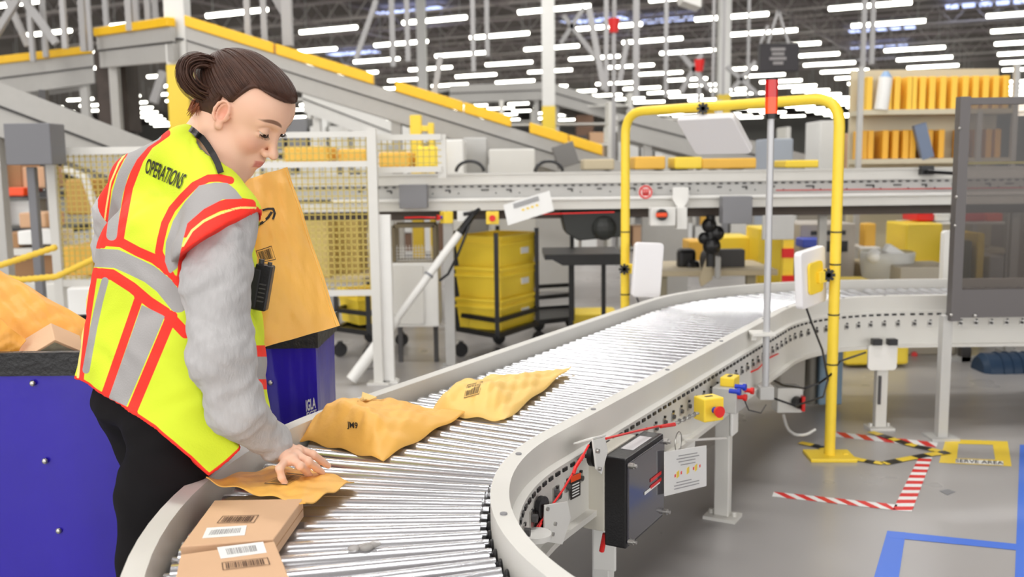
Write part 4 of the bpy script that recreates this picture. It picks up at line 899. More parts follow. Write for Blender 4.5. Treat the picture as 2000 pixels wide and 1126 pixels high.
q = [P(x, y, .002) for x, y in ((1866, 903), (1960, 908), (1959, 900), (1867, 895))]; m = MB(); m.quad(*q); m.build('white_strip', WHITE, t)
decal('black_lettering', text_geo('SERVE AREA'), [lerp(q[0], q[3], .12), lerp(q[1], q[2], .12), lerp(q[1], q[2], .88), lerp(q[0], q[3], .88)], INK, t)
BT = mat('blue_tape', (74, 120, 222), .45)
for k, (q, lb) in enumerate((([(1706, 1130), (1733, 1036), (1769, 1039), (1755, 1130)], 'left arm of the blue floor tape outline'), ([(1735, 1036), (1990, 1062), (1990, 1074), (1737, 1049)], 'long blue floor tape band crossing towards the right edge'), ([(1982, 1130), (1992, 868), (2010, 868), (2012, 1130)], 'blue floor tape running along the right edge'))):
    a = [P(x, y, .001+.0004*k) for x, y in q]; m = MB(); m.prism(a, (0, 0, .0005)); simple('floor_tape', lb, 'floor tape', m, BT)
m = MB(); m.prism([P(x, y, .001) for x, y in ((1835, 958), (1852, 955), (1866, 960), (1850, 966))], (0, 0, .001)); simple('floor_patch', 'small dark diamond patch on the grey floor', 'patch', m, MIDG)
# ------------------------------------------------------------------ mailers and boxes
def wr(u, v, s):
    return (math.sin(7*u+3*v+s)*math.sin(5*v-2*u+2*s)+.6*abs(math.sin(11*u-7*v+s*3))+.5*abs(math.sin(9*v+8*u*u+s))-.5)
def mailer(name, label, c, thick, puff=.6, seed=1, mm=None, N=36, flat=0., crum=.006, skew=None, hf_=None, cat='mailer', up=None, group=None):
    bl, br, tr, tl = [V(p) for p in c]; n = (br-bl).cross(tl-bl).normalized()
    if up is not None and n.dot(up) < 0: n = -n
    root = thing(name, label, cat, (bl+br+tr+tl)/4, group); m = MB(); vs = []; idx = {}
    def pos(u, v, s):
        p = bl*(1-u)*(1-v)+br*u*(1-v)+tr*u*v+tl*(1-u)*v
        e = max(0, min(1, (min(u, 1-u)-.03)/.97*2))*1.0; f = max(0, min(1, (min(v, 1-v)-.02)/.98*2))
        h = hf_(u, v) if hf_ else (e**puff)*(f**puff); sk = skew(u, v) if skew else 1
        k = min(1, e*6)*min(1, f*6)
        z = thick*h*sk*(1 if s > 0 else -flat)+s*.0012+k*crum*wr(u*1.6, v*1.6, seed)*(1 if s > 0 else flat)
        edge = .004*math.sin(17*u+seed)*(1-min(1, f*5))+.004*math.sin(15*v+seed)*(1-min(1, e*5))
        return p+n*(z+edge)
    for s in (1, -1):
        for j in range(N+1):
            for i in range(N+1): idx[(s, i, j)] = len(vs); vs.append(pos(i/N, j/N, s))
    fs = []
    for s in (1, -1):
        for j in range(N):
            for i in range(N):
                f = (idx[(s, i, j)], idx[(s, i+1, j)], idx[(s, i+1, j+1)], idx[(s, i, j+1)]); fs.append(f if s > 0 else f[::-1])
    for k in range(N):
        for (a, b) in (((k, 0), (k+1, 0)), ((N, k), (N, k+1)), ((k+1, N), (k, N)), ((0, k+1), (0, k))):
            fs.append((idx[(-1, *a)], idx[(-1, *b)], idx[(1, *b)], idx[(1, *a)]))
    m.add(vs, fs); o = m.build('paper_envelope', mm or KRAFT, root, smooth=75)
    return root, o, pos
ZTOP = ZR+.0245
def pxpoly(name, polys, bvh, material, parent, lift=.002):
    m = MB()
    for poly in polys:
        pts = []
        for (x, y) in poly:
            d = ray(x, y).normalized(); h = bvh.ray_cast(CAM, d)
            if h[0] is None: continue
            n = h[1] if h[1].dot(d) < 0 else -h[1]; pts.append(h[0]+n*lift)
        if len(pts) >= 3: m.add(pts, [tuple(range(len(pts)))])
    return m.build(name, material, parent)
def stroke(pts, w):
    out = []
    for i in range(len(pts)-1):
        a, b = V(pts[i]), V(pts[i+1]); d = (b-a).normalized(); s = V((-d.y, d.x))*w/2; a = a-d*w*.2; b = b+d*w*.2
        out.append([tuple(a-s), tuple(b-s), tuple(b+s), tuple(a+s)])
    return out
# held mailer
held, ho, _ = mailer('padded_mailer', 'large yellow padded mailer held upright against the chest of the person', [D(492, 684, 2.17), D(663, 636, 2.27), D(561, 326, 2.36), D(436, 364, 2.26)], .03, .55, 3, flat=.6, crum=.005, up=V((0, -1, 0)))
B = bvh_of(ho)
pxpoly('printed_arrow', stroke([(488, 446), (500, 442), (512, 435), (523, 425), (530, 415)], 5)+stroke([(513, 411), (522, 408), (533, 408), (536, 417), (533, 428)], 4), B, INK, held)
wrap('printed_barcode', barcode_geo(18, seed=3), [(508, 514), (538, 507), (530, 480), (500, 490)], B, INK, held)
m = MB()
for s_ in range(14):
    v0, v1 = s_/14, (s_+1)/14; a, b = _(.965, v0, 1), _(.965, v1, 1); m.bar(a, b, .0025, .003)
m.build('edge_crease', KRAFTL, held)
# bulky mailer with the J19 stamp
def fat(u, v):
    a = min(1, u*4.5)**.7*min(1, (1-u)*3.2)**.7; b = min(1, v*5.5)**.8*(1-max(0, v-.22)/.78)**.75; return a*b
b1, o1, ps = mailer('padded_mailer', 'bulky yellow mailer stamped JM9 lying nearest on the rollers', [P(583, 856, ZTOP+.004), P(748, 897, ZTOP+.002), P(908, 806, ZTOP+.012), P(700, 782, ZTOP+.03)], .088, .42, 5, crum=.010, hf_=fat, N=48, up=V((0, 0, 1)))
B = bvh_of(o1)
wrap('printed_stamp', text_geo('JM9', .02), [(679, 838), (700, 841), (699, 825), (678, 823)], B, INK, b1)
wrap('printed_barcode', barcode_geo(16, seed=8), [(697, 784), (748, 782), (762, 775), (712, 775)], B, mat('pale_ink', (196, 160, 90), .6), b1)
m = MB(); q = [_v for _v in (P(705, 782, ZTOP+.065), P(722, 782, ZTOP+.065), P(736, 776, ZTOP+.07), P(708, 766, ZTOP+.075))]; m.prism(q, (0, 0, .002)); m.build('folded_corner', KRAFTL, b1)
b2_, o2, ps = mailer('padded_mailer', 'bulky yellow mailer with a barcode lying behind the stamped one', [P(836, 806, ZTOP+.004), P(985, 821, ZTOP+.002), P(1116, 716, ZTOP+.02), P(890, 756, ZTOP+.02)], .062, .5, 9, crum=.010, hf_=fat, N=48, up=V((0, 0, 1)), mm=KRAFTL)
B = bvh_of(o2)
wrap('printed_barcode', barcode_geo(14, seed=5), [(906, 778), (936, 770), (943, 745), (912, 752)], B, INK, b2_)
# flat mailer below the hand
b3, o3, ps = mailer('padded_mailer', 'flat yellow mailer pinned under the right hand of the person', [P(402, 938, ZT+.004), P(596, 986, ZT+.002), P(692, 938, ZTOP+.02), P(556, 908, ZTOP+.012)], .016, .5, 2, crum=.004, up=V((0, 0, 1)))
B = bvh_of(o3)
wrap('printed_barcode', barcode_geo(12, seed=4), [(515, 945), (560, 948), (598, 928), (560, 924)], B, INK, b3)
def carton(label, quad, ztop, h, extra):
    q = [P(x, y, ztop) for x, y in quad]; t = thing('cardboard_box', label, 'box', (q[0]+q[2])/2)
    m = MB(); m.prism(q, (0, 0, -h)); m.build('carton_body', CARD, t, bevel=.002)
    m = MB(); a = lerp(q[0], q[1], .0); 
    m.prism([lerp(q[1], q[2], .0)+V((0, 0, -h*.5)), lerp(q[1], q[2], 1)+V((0, 0, -h*.5)), lerp(q[1], q[2], 1)+V((0, 0, -h*.52)), lerp(q[1], q[2], 0)+V((0, 0, -h*.52))], (.001, 0, 0)); m.build('side_seam', CARDD, t)
    for (nm, geo, px, mm) in extra:
        vs = [P(x, y, ztop) for x, y in px]
        if geo is None: m = MB(); m.prism([v+V((0, 0, .0004)) for v in vs], (0, 0, .0006)); m.build(nm, mm, t)
        else: decal(nm, geo, vs, mm, t, V((0, 0, .0014)))
    return t
INKB = mat('brown_ink', (84, 58, 44), .7)
LINK = mat('grey_ink', (150, 148, 150), .7)
carton('cardboard box nearest the flat mailer, with barcode and white label', [(352, 1067), (534, 1052), (592, 973), (419, 976)], ZT+.003, .038,
       [('printed_barcode', barcode_geo(seed=11), [(423, 1022), (496, 1021), (506, 1006), (435, 1008)], INKB), ('white_label', None, [(395, 1051), (478, 1045), (482, 1026), (404, 1031)], WHITE),
        ('label_print', barcode_geo(8, False, 4), [(400, 1048), (474, 1042), (478, 1029), (409, 1034)], LINK)])
carton('second cardboard box at the bottom edge in front of the other box', [(340, 1140), (570, 1140), (536, 1056), (353, 1082)], ZT+.004, .039,
       [('printed_barcode', barcode_geo(seed=13), [(435, 1114), (528, 1103), (523, 1089), (433, 1099)], INKB), ('white_label', None, [(431, 1091), (521, 1079), (514, 1058), (424, 1069)], WHITE),
        ('label_print', barcode_geo(8, False, 9), [(440, 1087), (510, 1078), (505, 1062), (434, 1071)], LINK)])
m = MB(); c = P(712, 1070, ZTOP); rnd = random.Random(2)
for k in range(7): m.sph(c+V((rnd.uniform(-.02, .02), rnd.uniform(-.012, .012), .004)), (.012, .010, .006), 8, 5)
simple('plastic_scrap', 'small crumpled clear plastic scrap lying on the rollers', 'scrap', m, mat('clear_film', (190, 186, 182), .15, alpha=.6), smooth=80)
# ------------------------------------------------------------------ control gear on the near rail
def RL(x, y, off):                      # point on the plane parallel to the straight rail, off metres outside it
    d = ray(x, y); p0 = S0+nin*off; return CAM+d*((p0-CAM).dot(nin)/d.dot(nin))
Mr = Matrix((hd, nin, V((0, 0, 1)))).transposed()     # local x along the rail, y outward
OFF = .155
a = RL(1223, 896, OFF); b_ = RL(1296, 850, OFF); zlo = RL(1223, 1072, OFF).z
Lb = (b_-a).length; hb = a.z-zlo; cc = a+hd*Lb/2-V((0, 0, hb/2))-nin*.03
t = thing('control_box', 'black control box with clear lid bolted outside the near rail', 'box', cc)
m = MB(); m.box(cc, (Lb, .06, hb), m=Mr); m.build('black_housing', BLACK, t, bevel=.004)
m = MB(); m.box(cc+nin*.0325+hd*.0, (Lb*.96, .006, hb*.9), m=Mr); m.build('clear_lid', mat('smoked_lid', (70, 68, 76), .12, coat=.6), t, bevel=.002)
m = MB()
for (u, mm) in ((.55, .012), (.68, .02)):
    m.box(cc+nin*.037+hd*(Lb*.22)+V((0, 0, hb*(u-.55)*.6)), (Lb*.3, .001, .009), m=Mr)
m.build('red_print', RED, t)
m = MB(); m.box(cc+nin*.037+hd*(Lb*.12)+V((0, 0, -.004)), (Lb*.42, .0008, .008), m=Mr); m.build('white_print', WHITE, t)
for sx in (-1, 1):
    for sz in (-1, 1):
        m = MB(); p = cc+nin*.033+hd*sx*Lb*.46+V((0, 0, sz*hb*.42)); m.cyl(p, p+nin*.014, .008, n=12); m.cyl(p+nin*.014, p+nin*.022, .005, n=8); m.build('lid_screw', STEEL, t, smooth=50)
m = MB(); m.box(cc+V((0, 0, hb/2+.001))+hd*.01, (Lb*.5, .035, .0012), m=Mr); m.build('top_label', mat('label_grey', (196, 194, 196), .5), t)
m = MB(); m.box(cc-nin*.06+hd*(-.03)+V((0, 0, .02)), (Lb*.8, .06, hb*.86), m=Mr); m.build('beige_back_box', mat('box_beige', (200, 196, 184), .5), t, bevel=.003)
m = MB(); m.tube([cc+V((0, 0, -hb/2+.02))-nin*.04-hd*Lb*.4, cc+V((0, 0, -hb/2-.03))-nin*.05-hd*Lb*.4], .007); m.build('red_cable', RED, t)
# pulley bracket
def plate(m, pts, off, th=.005): m.prism([RL(x, y, off) for x, y in pts], nin*th)
t = thing('pulley_bracket', 'white pulley bracket holding the red cable left of the black box', 'bracket', RL(1165, 880, .07))
m = MB(); plate(m, [(1155, 858), (1178, 852), (1184, 880), (1172, 925), (1162, 915)], .12); m.build('side_plate', PAINTW, t, bevel=.001)
m = MB(); a1, a2, a3, a4 = RL(1120, 868, .055), RL(1158, 858, .125), RL(1184, 851, .125), RL(1150, 858, .055); m.prism([a1, a2, a3, a4], (0, 0, .005)); m.build('top_arm', PAINTW, t, bevel=.001)
m = MB(); p = RL(1160, 885, .10); m.cyl(p-nin*.006, p+nin*.006, .032, n=20); m.build('pulley_wheel', BLACK, t, smooth=50)
m = MB(); p = RL(1166, 880, .127); m.cyl(p, p+nin*.006, .006, n=10); p = RL(1170, 915, .127); m.cyl(p, p+nin*.006, .005, n=10); m.build('bolts', STEEL, t)
t = thing('pulley_bracket', 'white plate with a black pulley low inside the near curve', 'bracket', RL(1075, 1000, .09))
m = MB(); plate(m, [(1062, 985), (1105, 978), (1112, 1010), (1095, 1062), (1060, 1056)], .09); m.build('side_plate', PAINTW, t, bevel=.001)
m = MB(); p = RL(1058, 990, .08); m.cyl(p-nin*.006, p+nin*.006, .026, n=20); p = RL(1056, 1030, .08); m.cyl(p-nin*.006, p+nin*.006, .022, n=20); m.build('pulley_wheel', BLACK, t, smooth=50)
m = MB(); p = RL(1046, 1050, .10); m.cyl(p, p+V((0, 0, .012)), .036, n=20); m.build('flat_disc', PAINTW, t, smooth=50)
m = MB()
for (x, y) in ((1068, 993), (1083, 1022), (1068, 1036), (1078, 1042)): p = RL(x, y, .095); m.cyl(p, p+nin*.005, .005, n=8)
m.build('bolts', STEEL, t)
m = MB(); m.tube([RL(1036, 1048, .08), RL(1056, 1018, .085), RL(1100, 955, .09), RL(1130, 905, .1), RL(1150, 868, .11)], .0026, n=6); m.tube([RL(1040, 1056, .09), RL(1057, 1020, .09)], .003, n=6)
rc = RL; m.tube([RL(1120, 925, .10), RL(1124, 912, .10), RL(1133, 898, .10), RL(1140, 888, .105)], .0045, n=6); simple('pull_cord', 'red pull cord slanting up through the near curve to the pulley', 'cord', m, RED, smooth=60)
m = MB(); m.tube([RL(1183, 856, .125), RL(1240, 842, .13), RL(1285, 832, .135), RL(1318, 826, .14)], .0032, n=6); m.tube([RL(1290, 833, .137), RL(1318, 829, .14)], .0045, n=6); simple('pull_cord', 'red pull cord running above the black box to the steel chain', 'cord', m, RED, smooth=60)
m = MB(); pa, pb_ = RL(1318, 826, .14), RL(1362, 806, .15)
for k in range(9):
    c0 = lerp(pa, pb_, k/9); c1 = lerp(pa, pb_, (k+1.25)/9); mid_ = (c0+c1)/2; ax = (c1-c0)/2; sd = ax.normalized().cross(nin if k % 2 else V((0, 0, 1)))*.006
    m.tube([mid_+ax*math.cos(j*PI/5)+sd*math.sin(j*PI/5) for j in range(10)], .0028, n=5, closed=True)
simple('chain', 'short steel chain between the red cord and the yellow stop box', 'chain', m, STEEL, smooth=60)
m = MB(); lab = [RL(1115, 940, .062), RL(1132, 930, .062), RL(1132, 968, .062), RL(1115, 976, .062)]
t = thing('warning_label', 'orange and black warning label on the near curve side plate', 'label', lab[0]); lab = [RL(x, y, .058) for x, y in ((1114, 976), (1133, 966), (1133, 922), (1114, 930))]
m.prism(lab, nin*.001); m.build('label_sheet', INK, t)
m = MB(); m.prism([lerp(lab[0], lab[3], .74)+nin*.0012, lerp(lab[1], lab[2], .74)+nin*.0012, lab[2]+nin*.0012, lab[3]+nin*.0012], nin*.0008); m.build('orange_band', ORANGE, t)
m = MB()
for k in range(5): u = .12+k*.12; m.bar(lerp(lerp(lab[0], lab[3], u), lerp(lab[1], lab[2], u), .15)+nin*.0014, lerp(lerp(lab[0], lab[3], u), lerp(lab[1], lab[2], u), .85)+nin*.0014, .001, .003)
m.build('white_lines', WHITE, t)
# stop boxes on the leg
gb = V((L1.x+.0, L1.y-.03, 0)); c1 = RL(1420, 778, .115)
t = thing('switch_box', 'grey switch box with round buttons on top of the near conveyor leg', 'switch', c1)
m = MB(); m.box(c1+hd*.025, (.12, .085, .085), m=Mr); m.build('grey_housing', GREYP, t, bevel=.003)
for k, (x, y, mm) in enumerate(((1448, 775, RED), (1436, 764, BLUEB), (1447, 755, BLUEB), (1462, 762, RED))):
    p = RL(x, y, .17); m = MB(); m.cyl(p-nin*.02, p+nin*.008, .008, n=12); m.cyl(p+nin*.008, p+nin*.018, .012, n=12); m.build('push_button', mm, t, smooth=50)
e1 = RL(1384, 796, .13); estop('stop_switch', 'yellow stop box with red button, chain end, on the near conveyor leg', e1, .076, (.45, -1, 0))
e2 = c1+hd*.03+V((0, 0, .058)); t = thing('stop_switch', 'yellow stop box lying behind the grey switch box', 'switch', e2); m = MB(); m.box(e2, (.07, .05, .032), m=Mr); m.build('housing', YEL, t, bevel=.004); m = MB(); m.box(e2+V((0, 0, .0165)), (.03, .012, .002), m=Mr); m.build('slot', BLACK, t)
m = MB(); m.tube([D(1450, 772, c1.y), D(1462, 800, c1.y), D(1486, 806, c1.y+.1), D(1496, 790, 3.7)], .0028, n=5); simple('cable', 'thin cable looping from the switch box to the signal pole foot', 'cable', m, DARKG, smooth=60)
m = MB(); m.tube([D(1400, 757, 3.6), D(1430, 742, 3.66), D(1480, 720, 3.75), D(1500, 700, 3.9), D(1520, 690, 4.1)], .0035, n=5); simple('pull_cord', 'red pull cord running from the stop box along the far rail', 'cord', m, RED, smooth=60)
m = MB(); q = [RL(1322, 905, .05), RL(1352, 870, .05), RL(1352, 845, .05), RL(1322, 850, .05)]; m.prism(q, nin*.01); m.prism([RL(x, y, .07) for x, y in ((1337, 857), (1415, 852), (1415, 856), (1337, 861))], nin*.01, )
simple('bracket', 'pale angle bracket under the rail behind the hanging card', 'bracket', m, PAINTW)
# hanging card
q = [RL(1297, 968, .17), RL(1378, 948, .17), RL(1378, 869, .17), RL(1297, 882, .17)]
t = thing('instruction_card', 'white instruction card with yellow diagram hanging beside the black box', 'card', q[0])
m = MB(); m.prism(q, nin*.003); m.build('card_sheet', WHITE, t)
def oncard(u, v): return lerp(lerp(q[0], q[1], u), lerp(q[3], q[2], u), v)+nin*.0036
m = MB()
for (u, v, w_) in ((.28, .44, .07), (.52, .48, .07), (.72, .51, .07)): m.box(oncard(u, v), (.02, .001, .018), m=Mr)
m.build('yellow_icons', YEL, t)
m = MB()
for (u, v) in ((.22, .42), (.36, .46), (.66, .5), (.82, .53)): m.box(oncard(u, v), (.008, .0016, .008), m=Mr)
m.build('red_icons', RED, t)
m = MB()
for k, (v, u0, u1) in enumerate(((.86, .3, .75), (.79, .25, .8), (.72, .3, .7), (.64, .35, .7), (.25, .25, .6), (.18, .2, .8), (.11, .2, .8))): m.bar(oncard(u0, v), oncard(u1, v), .0012, .0022)
m.build('grey_lines', LINK, t)
m = MB(); p = RL(1325, 862, .14); m.tube([p+hd*.028*math.cos(k*PI/10)+V((0, 0, .03*math.sin(k*PI/10))) for k in range(20)], .0016, n=5, closed=True); simple('wire_ring', 'wire ring from which the white instruction card hangs', 'ring', m, STEEL, smooth=60)
# ------------------------------------------------------------------ blue vinyl bins
def bin_(label, c, w, l, h, rz, rivets, seed=0):
    c = V(c); t = thing('blue_bin', label, 'bin', c); M = Matrix.Rotation(rz, 3, 'Z'); m = MB(); N = 20; K = 12; rows = []
    per = [(-1+2*i/N, -1) for i in range(N)]+[(1, -1+2*i/N) for i in range(N)]+[(1-2*i/N, 1) for i in range(N)]+[(-1, 1-2*i/N) for i in range(N)]
    def ring(z, s, off=0.):
        out = []
        for k, (x, y) in enumerate(per):
            b = 1+.02*math.sin(k*.55+seed)*math.sin(z/h*3)+.006*math.sin(k*1.9+z*14)
            out.append(c+M @ V((x*(w/2*s*b-off), y*(l/2*s*b-off), z)))
        return out
    zs_ = [.14+(h-.14)*j/K for j in range(K+1)]; vs = []
    for j, z in enumerate(zs_): vs += ring(z, .93+.07*j/K)
    vs += ring(h, 1, .012)+ring(.2, .94, .012); n = len(per); R = K+3
    m.add(vs, [(j*n+i, j*n+(i+1) % n, (j+1)*n+(i+1) % n, (j+1)*n+i) for j in range(R-1) for i in range(n)]+[tuple(range(n-1, -1, -1)), tuple((R-1)*n+i for i in range(n))])
    m.build('vinyl_body', BINBLUE, t, smooth=60)
    m = MB(); vs = ring(h-.055, 1.0, -.007)+ring(h+.004, 1.0, -.009)+ring(h+.004, 1.0, .014)+ring(h-.05, 1.0, .014)
    m.add(vs, [(j*n+i, j*n+(i+1) % n, ((j+1) % 4)*n+(i+1) % n, ((j+1) % 4)*n+i) for j in range(4) for i in range(n)]); m.build('black_rim', RIM, t, smooth=40)
    for (x, z) in rivets:
        s = .93+.07*(z-.14)/(h-.14); p = c+M @ V((x*w/2, -l/2*s*1.0-.004, z)); m = MB(); m.sph(p, (.008, .006, .008), 10, 6); m.build('rivet', STEEL, t, smooth=80)
    for sx in (-1, 1):
        for sy in (-1, 1): m = MB(); caster(m, c+M @ V((sx*w*.4, sy*l*.4, 0)), .045); m.box(c+M @ V((sx*w*.4, sy*l*.4, .12)), (.08, .08, .06)); m.build('caster', RUBBER, t, smooth=50)
    return t, M
hB = D(80, 690, 2.35).z; xl = D(-130, 900, 2.35).x; xr = D(285, 900, 2.35).x; lb_ = .62
def zb(x, y): return D(x, y, 2.35).z
cx_ = (xl+xr)/2; wB = xr-xl
bin_('blue vinyl bin with black rim behind the person at the left edge', (cx_, 2.35+lb_/2, 0), wB, lb_, hB, 0, [((D(x, y, 2.35).x-cx_)/(wB/2), zb(x, y)) for x, y in ((64, 748), (86, 901), (111, 1039))])
h2 = D(600, 642, 2.72).z; a = D(470, 700, 2.72); b = D(618, 700, 2.72)
t2, M2 = bin_('blue vinyl bin with black rim beside the outer conveyor rail', ((a.x+b.x)/2, 2.72+.15, 0), b.x-a.x, .30, h2, 0, [((D(528, 747, 2.72).x-(a.x+b.x)/2)/((b.x-a.x)/2), D(528, 747, 2.72).z)], 2)
for (txt, px) in (('IGLA', ((598, 804), (617, 796), (616, 775), (597, 781))), ('EGT', ((598, 818), (619, 812), (618, 798), (599, 805)))):
    decal('white_lettering', text_geo(txt, .03), [D(x, y, 2.705) for x, y in px], WHITE, t2, V((0, 0, 0)))
mailer('padded_mailer', 'large orange yellow mailer sticking out of the blue bin at the left edge', [D(-60, 730, 2.45), D(168, 735, 2.47), D(172, 627, 2.6), D(-50, 498, 2.75)], .03, .5, 6, flat=.5, crum=.008, up=V((0, -1, 0)), mm=mat('kraft_orange', (232, 164, 66), .5, nz=.06, nscale=7, bump=.22, bscale=26))
mailer('padded_mailer', 'dark yellow mailer leaning left of the box in the blue bin', [D(-70, 740, 2.40), D(2, 740, 2.41), D(50, 664, 2.43), D(-60, 570, 2.44)], .012, .5, 8, flat=.5, crum=.004, up=V((0, -1, 0)), mm=MATS['kraft_orange'])
t = thing('cardboard_box', 'small tilted cardboard box with printed side poking out of the blue bin', 'box', D(95, 680, 2.43)); 
k0, k1, k2, k3, k4 = D(107, 663, 2.40), D(20, 716, 2.40), D(100, 630, 2.50), D(142, 646, 2.50), D(158, 690, 2.42)
A = D(107, 663, 2.40); e1_ = D(10, 722, 2.40)-A; e2_ = D(99, 630, 2.49)-A; e3_ = D(166, 688, 2.44)-A
m = MB(); vs = [A, A+e1_, A+e1_+e2_, A+e2_, A+e3_, A+e1_+e3_, A+e1_+e2_+e3_, A+e2_+e3_]; m.add(vs, [(0, 1, 2, 3), (4, 7, 6, 5), (0, 4, 5, 1), (1, 5, 6, 2), (2, 6, 7, 3), (3, 7, 4, 0)]); m.build('carton_body', CARD, t, bevel=.002)
m = MB(); f_ = lambda u, v: A+e1_*u+e3_*v+(e1_.cross(e3_)).normalized()*(-.002 if (e1_.cross(e3_)).normalized().y > 0 else .002)
m.quad(f_(.04, .06), f_(.75, .06), f_(.75, .9), f_(.04, .9)); o = m.build('printed_side', mat('print_grey', (150, 142, 118), .6, nz=.6, nscale=60), t)
# ------------------------------------------------------------------ the person (signed distance fields meshed into smooth skins)
def A3(v): return np.array([v[0], v[1], v[2]], dtype=np.float32)
def smin(a, b, k):
    h = np.clip(.5+.5*(b-a)/k, 0, 1); return b*(1-h)+a*h-k*h*(1-h)
def smax(a, b, k): return -smin(-a, -b, k)
def s_cap(Q, a, b, ra, rb):
    a = A3(a); b = A3(b); ab = b-a; t = np.clip(((Q-a) @ ab)/max(1e-9, float(ab @ ab)), 0, 1)
    return np.linalg.norm(Q-a-t[:, None]*ab, axis=1)-(ra+(rb-ra)*t)
def s_chain(Q, pts, rs, k=.012):
    d = None
    for i in range(len(pts)-1):
        e = s_cap(Q, pts[i], pts[i+1], rs[i], rs[i+1]); d = e if d is None else smin(d, e, k)
    return d
def s_ell(Q, c, r, R=None):
    q = Q-A3(c)
    if R is not None: q = q @ R
    r = np.array(r, dtype=np.float32); k0 = np.linalg.norm(q/r, axis=1); k1 = np.linalg.norm(q/(r*r), axis=1)+1e-9
    return k0*(k0-1)/k1
def snets(f, lo, hi, h):
    lo = np.array(lo, dtype=np.float32); n = [int(math.ceil((hi[i]-lo[i])/h))+1 for i in range(3)]
    F = np.empty(n, dtype=np.float32); ys, zs = np.meshgrid(np.arange(n[1]), np.arange(n[2]), indexing='ij')
    for i0 in range(0, n[0], 16):
        i1 = min(n[0], i0+16); X = np.arange(i0, i1)
        Q = np.stack([np.broadcast_to(X[:, None, None], (len(X), n[1], n[2])), np.broadcast_to(ys, (len(X), n[1], n[2])), np.broadcast_to(zs, (len(X), n[1], n[2]))], -1).reshape(-1, 3).astype(np.float32)*h+lo
        F[i0:i1] = f(Q).reshape(len(X), n[1], n[2])
    S = F < 0; c = [F[a:n[0]-1+a, b:n[1]-1+b, d:n[2]-1+d] for a in (0, 1) for b in (0, 1) for d in (0, 1)]
    cs = [x < 0 for x in c]; tot = sum(x.astype(np.int8) for x in cs); act = (tot > 0) & (tot < 8)
    ids = np.argwhere(act); cv = [x[act] for x in c]; offs = [(a, b, d) for a in (0, 1) for b in (0, 1) for d in (0, 1)]
    acc = np.zeros((len(ids), 3), dtype=np.float32); cnt = np.zeros(len(ids), dtype=np.float32)
    for i in range(8):
        for j in range(i+1, 8):
            if sum(abs(offs[i][k]-offs[j][k]) for k in range(3)) != 1: continue
            m = (cv[i] < 0) != (cv[j] < 0); t = np.where(m, cv[i]/(cv[i]-cv[j]+1e-12), 0)
            p = np.array(offs[i], dtype=np.float32)+t[:, None]*(np.array(offs[j])-np.array(offs[i])); acc += p*m[:, None]; cnt += m
    vs = (ids+acc/np.maximum(cnt, 1)[:, None])*h+lo
    idm = -np.ones(act.shape, dtype=np.int64); idm[act] = np.arange(len(ids)); faces = []
    for ax in range(3):
        o1, o2 = [(1, 2), (2, 0), (0, 1)][ax]
        sl0 = [slice(1, n[k]-1) for k in range(3)]; sl0[ax] = slice(0, n[ax]-1); sl1 = list(sl0); sl1[ax] = slice(1, n[ax])
        a = S[tuple(sl0)]; b = S[tuple(sl1)]; e = np.argwhere(a != b)
        if not len(e): continue
        base = e.copy()
        for k in range(3):
            if k != ax: base[:, k] += 1
        fl_ = a[tuple(e.T)]
        def cid(d1, d2):
            q = base.copy(); q[:, o1] -= d1; q[:, o2] -= d2; return idm[tuple(q.T)]
        quad = np.stack([cid(1, 1), cid(0, 1), cid(0, 0), cid(1, 0)], 1); quad[~fl_] = quad[~fl_][:, ::-1]; faces.append(quad)
    return vs, np.concatenate(faces)
def npmesh(name, vs, fs, material, parent, attrs=None, smooth=True):
    off = np.array(parent.location if parent is not None and parent.parent is None else (0, 0, 0)) if parent is not None else np.zeros(3)
    me = bpy.data.meshes.new(name); me.from_pydata((vs-off).tolist(), [], fs.tolist()); me.validate()
    if attrs:
        for k, v in attrs.items():
            a = me.attributes.new(k, 'FLOAT', 'POINT'); a.data.foreach_set('value', v.astype(np.float32))
    for m in (material if isinstance(material, (list, tuple)) else [material]): me.materials.append(m)
    if smooth: me.shade_smooth()
    o = bpy.data.objects.new(name, me); COL.objects.link(o); o.parent = parent; return o
def relax(vs, fs, it=1, k=.5):
    n = len(vs)
    for _ in range(it):
        acc = np.zeros_like(vs); cnt = np.zeros(n)
        for a, b in ((0, 1), (1, 2), (2, 3), (3, 0)):
            np.add.at(acc, fs[:, a], vs[fs[:, b]]); np.add.at(cnt, fs[:, a], 1); np.add.at(acc, fs[:, b], vs[fs[:, a]]); np.add.at(cnt, fs[:, b], 1)
        vs = vs*(1-k)+k*acc/np.maximum(cnt, 1)[:, None]
    return vs
def fold(Q, amp, fr, ph=0.):
    return amp*(np.sin(Q[:, 0]*fr+2.1*np.sin(Q[:, 2]*fr*.7+ph)+ph)*np.sin(Q[:, 2]*fr*.9+1.7*np.sin(Q[:, 1]*fr*.8)+ph*2))
# ---- skeleton
hipz = D(300, 800, 2.1).z
person = thing('person', 'person in yellow and red safety vest over grey sweatshirt, leaning over the conveyor', 'person', (D(300, 800, 2.1).x, 2.12, 0))
bfa = math.radians(47); bf = np.array([math.cos(bfa), math.sin(bfa), 0], dtype=np.float32); brr = np.array([math.sin(bfa), -math.cos(bfa), 0], dtype=np.float32)
SHR = D(442, 424, 1.95); SHL = D(279, 356, 2.24); NB = D(372, 308, 2.10)
arm_r = [SHR, D(423, 550, 1.9), D(431, 690, 1.87), D(464, 800, 1.89), P(540, 872, .715)]
arm_l = [SHL, D(234, 420, 2.34), D(228, 485, 2.40), D(320, 560, 2.5), D(450, 560, 2.46)]
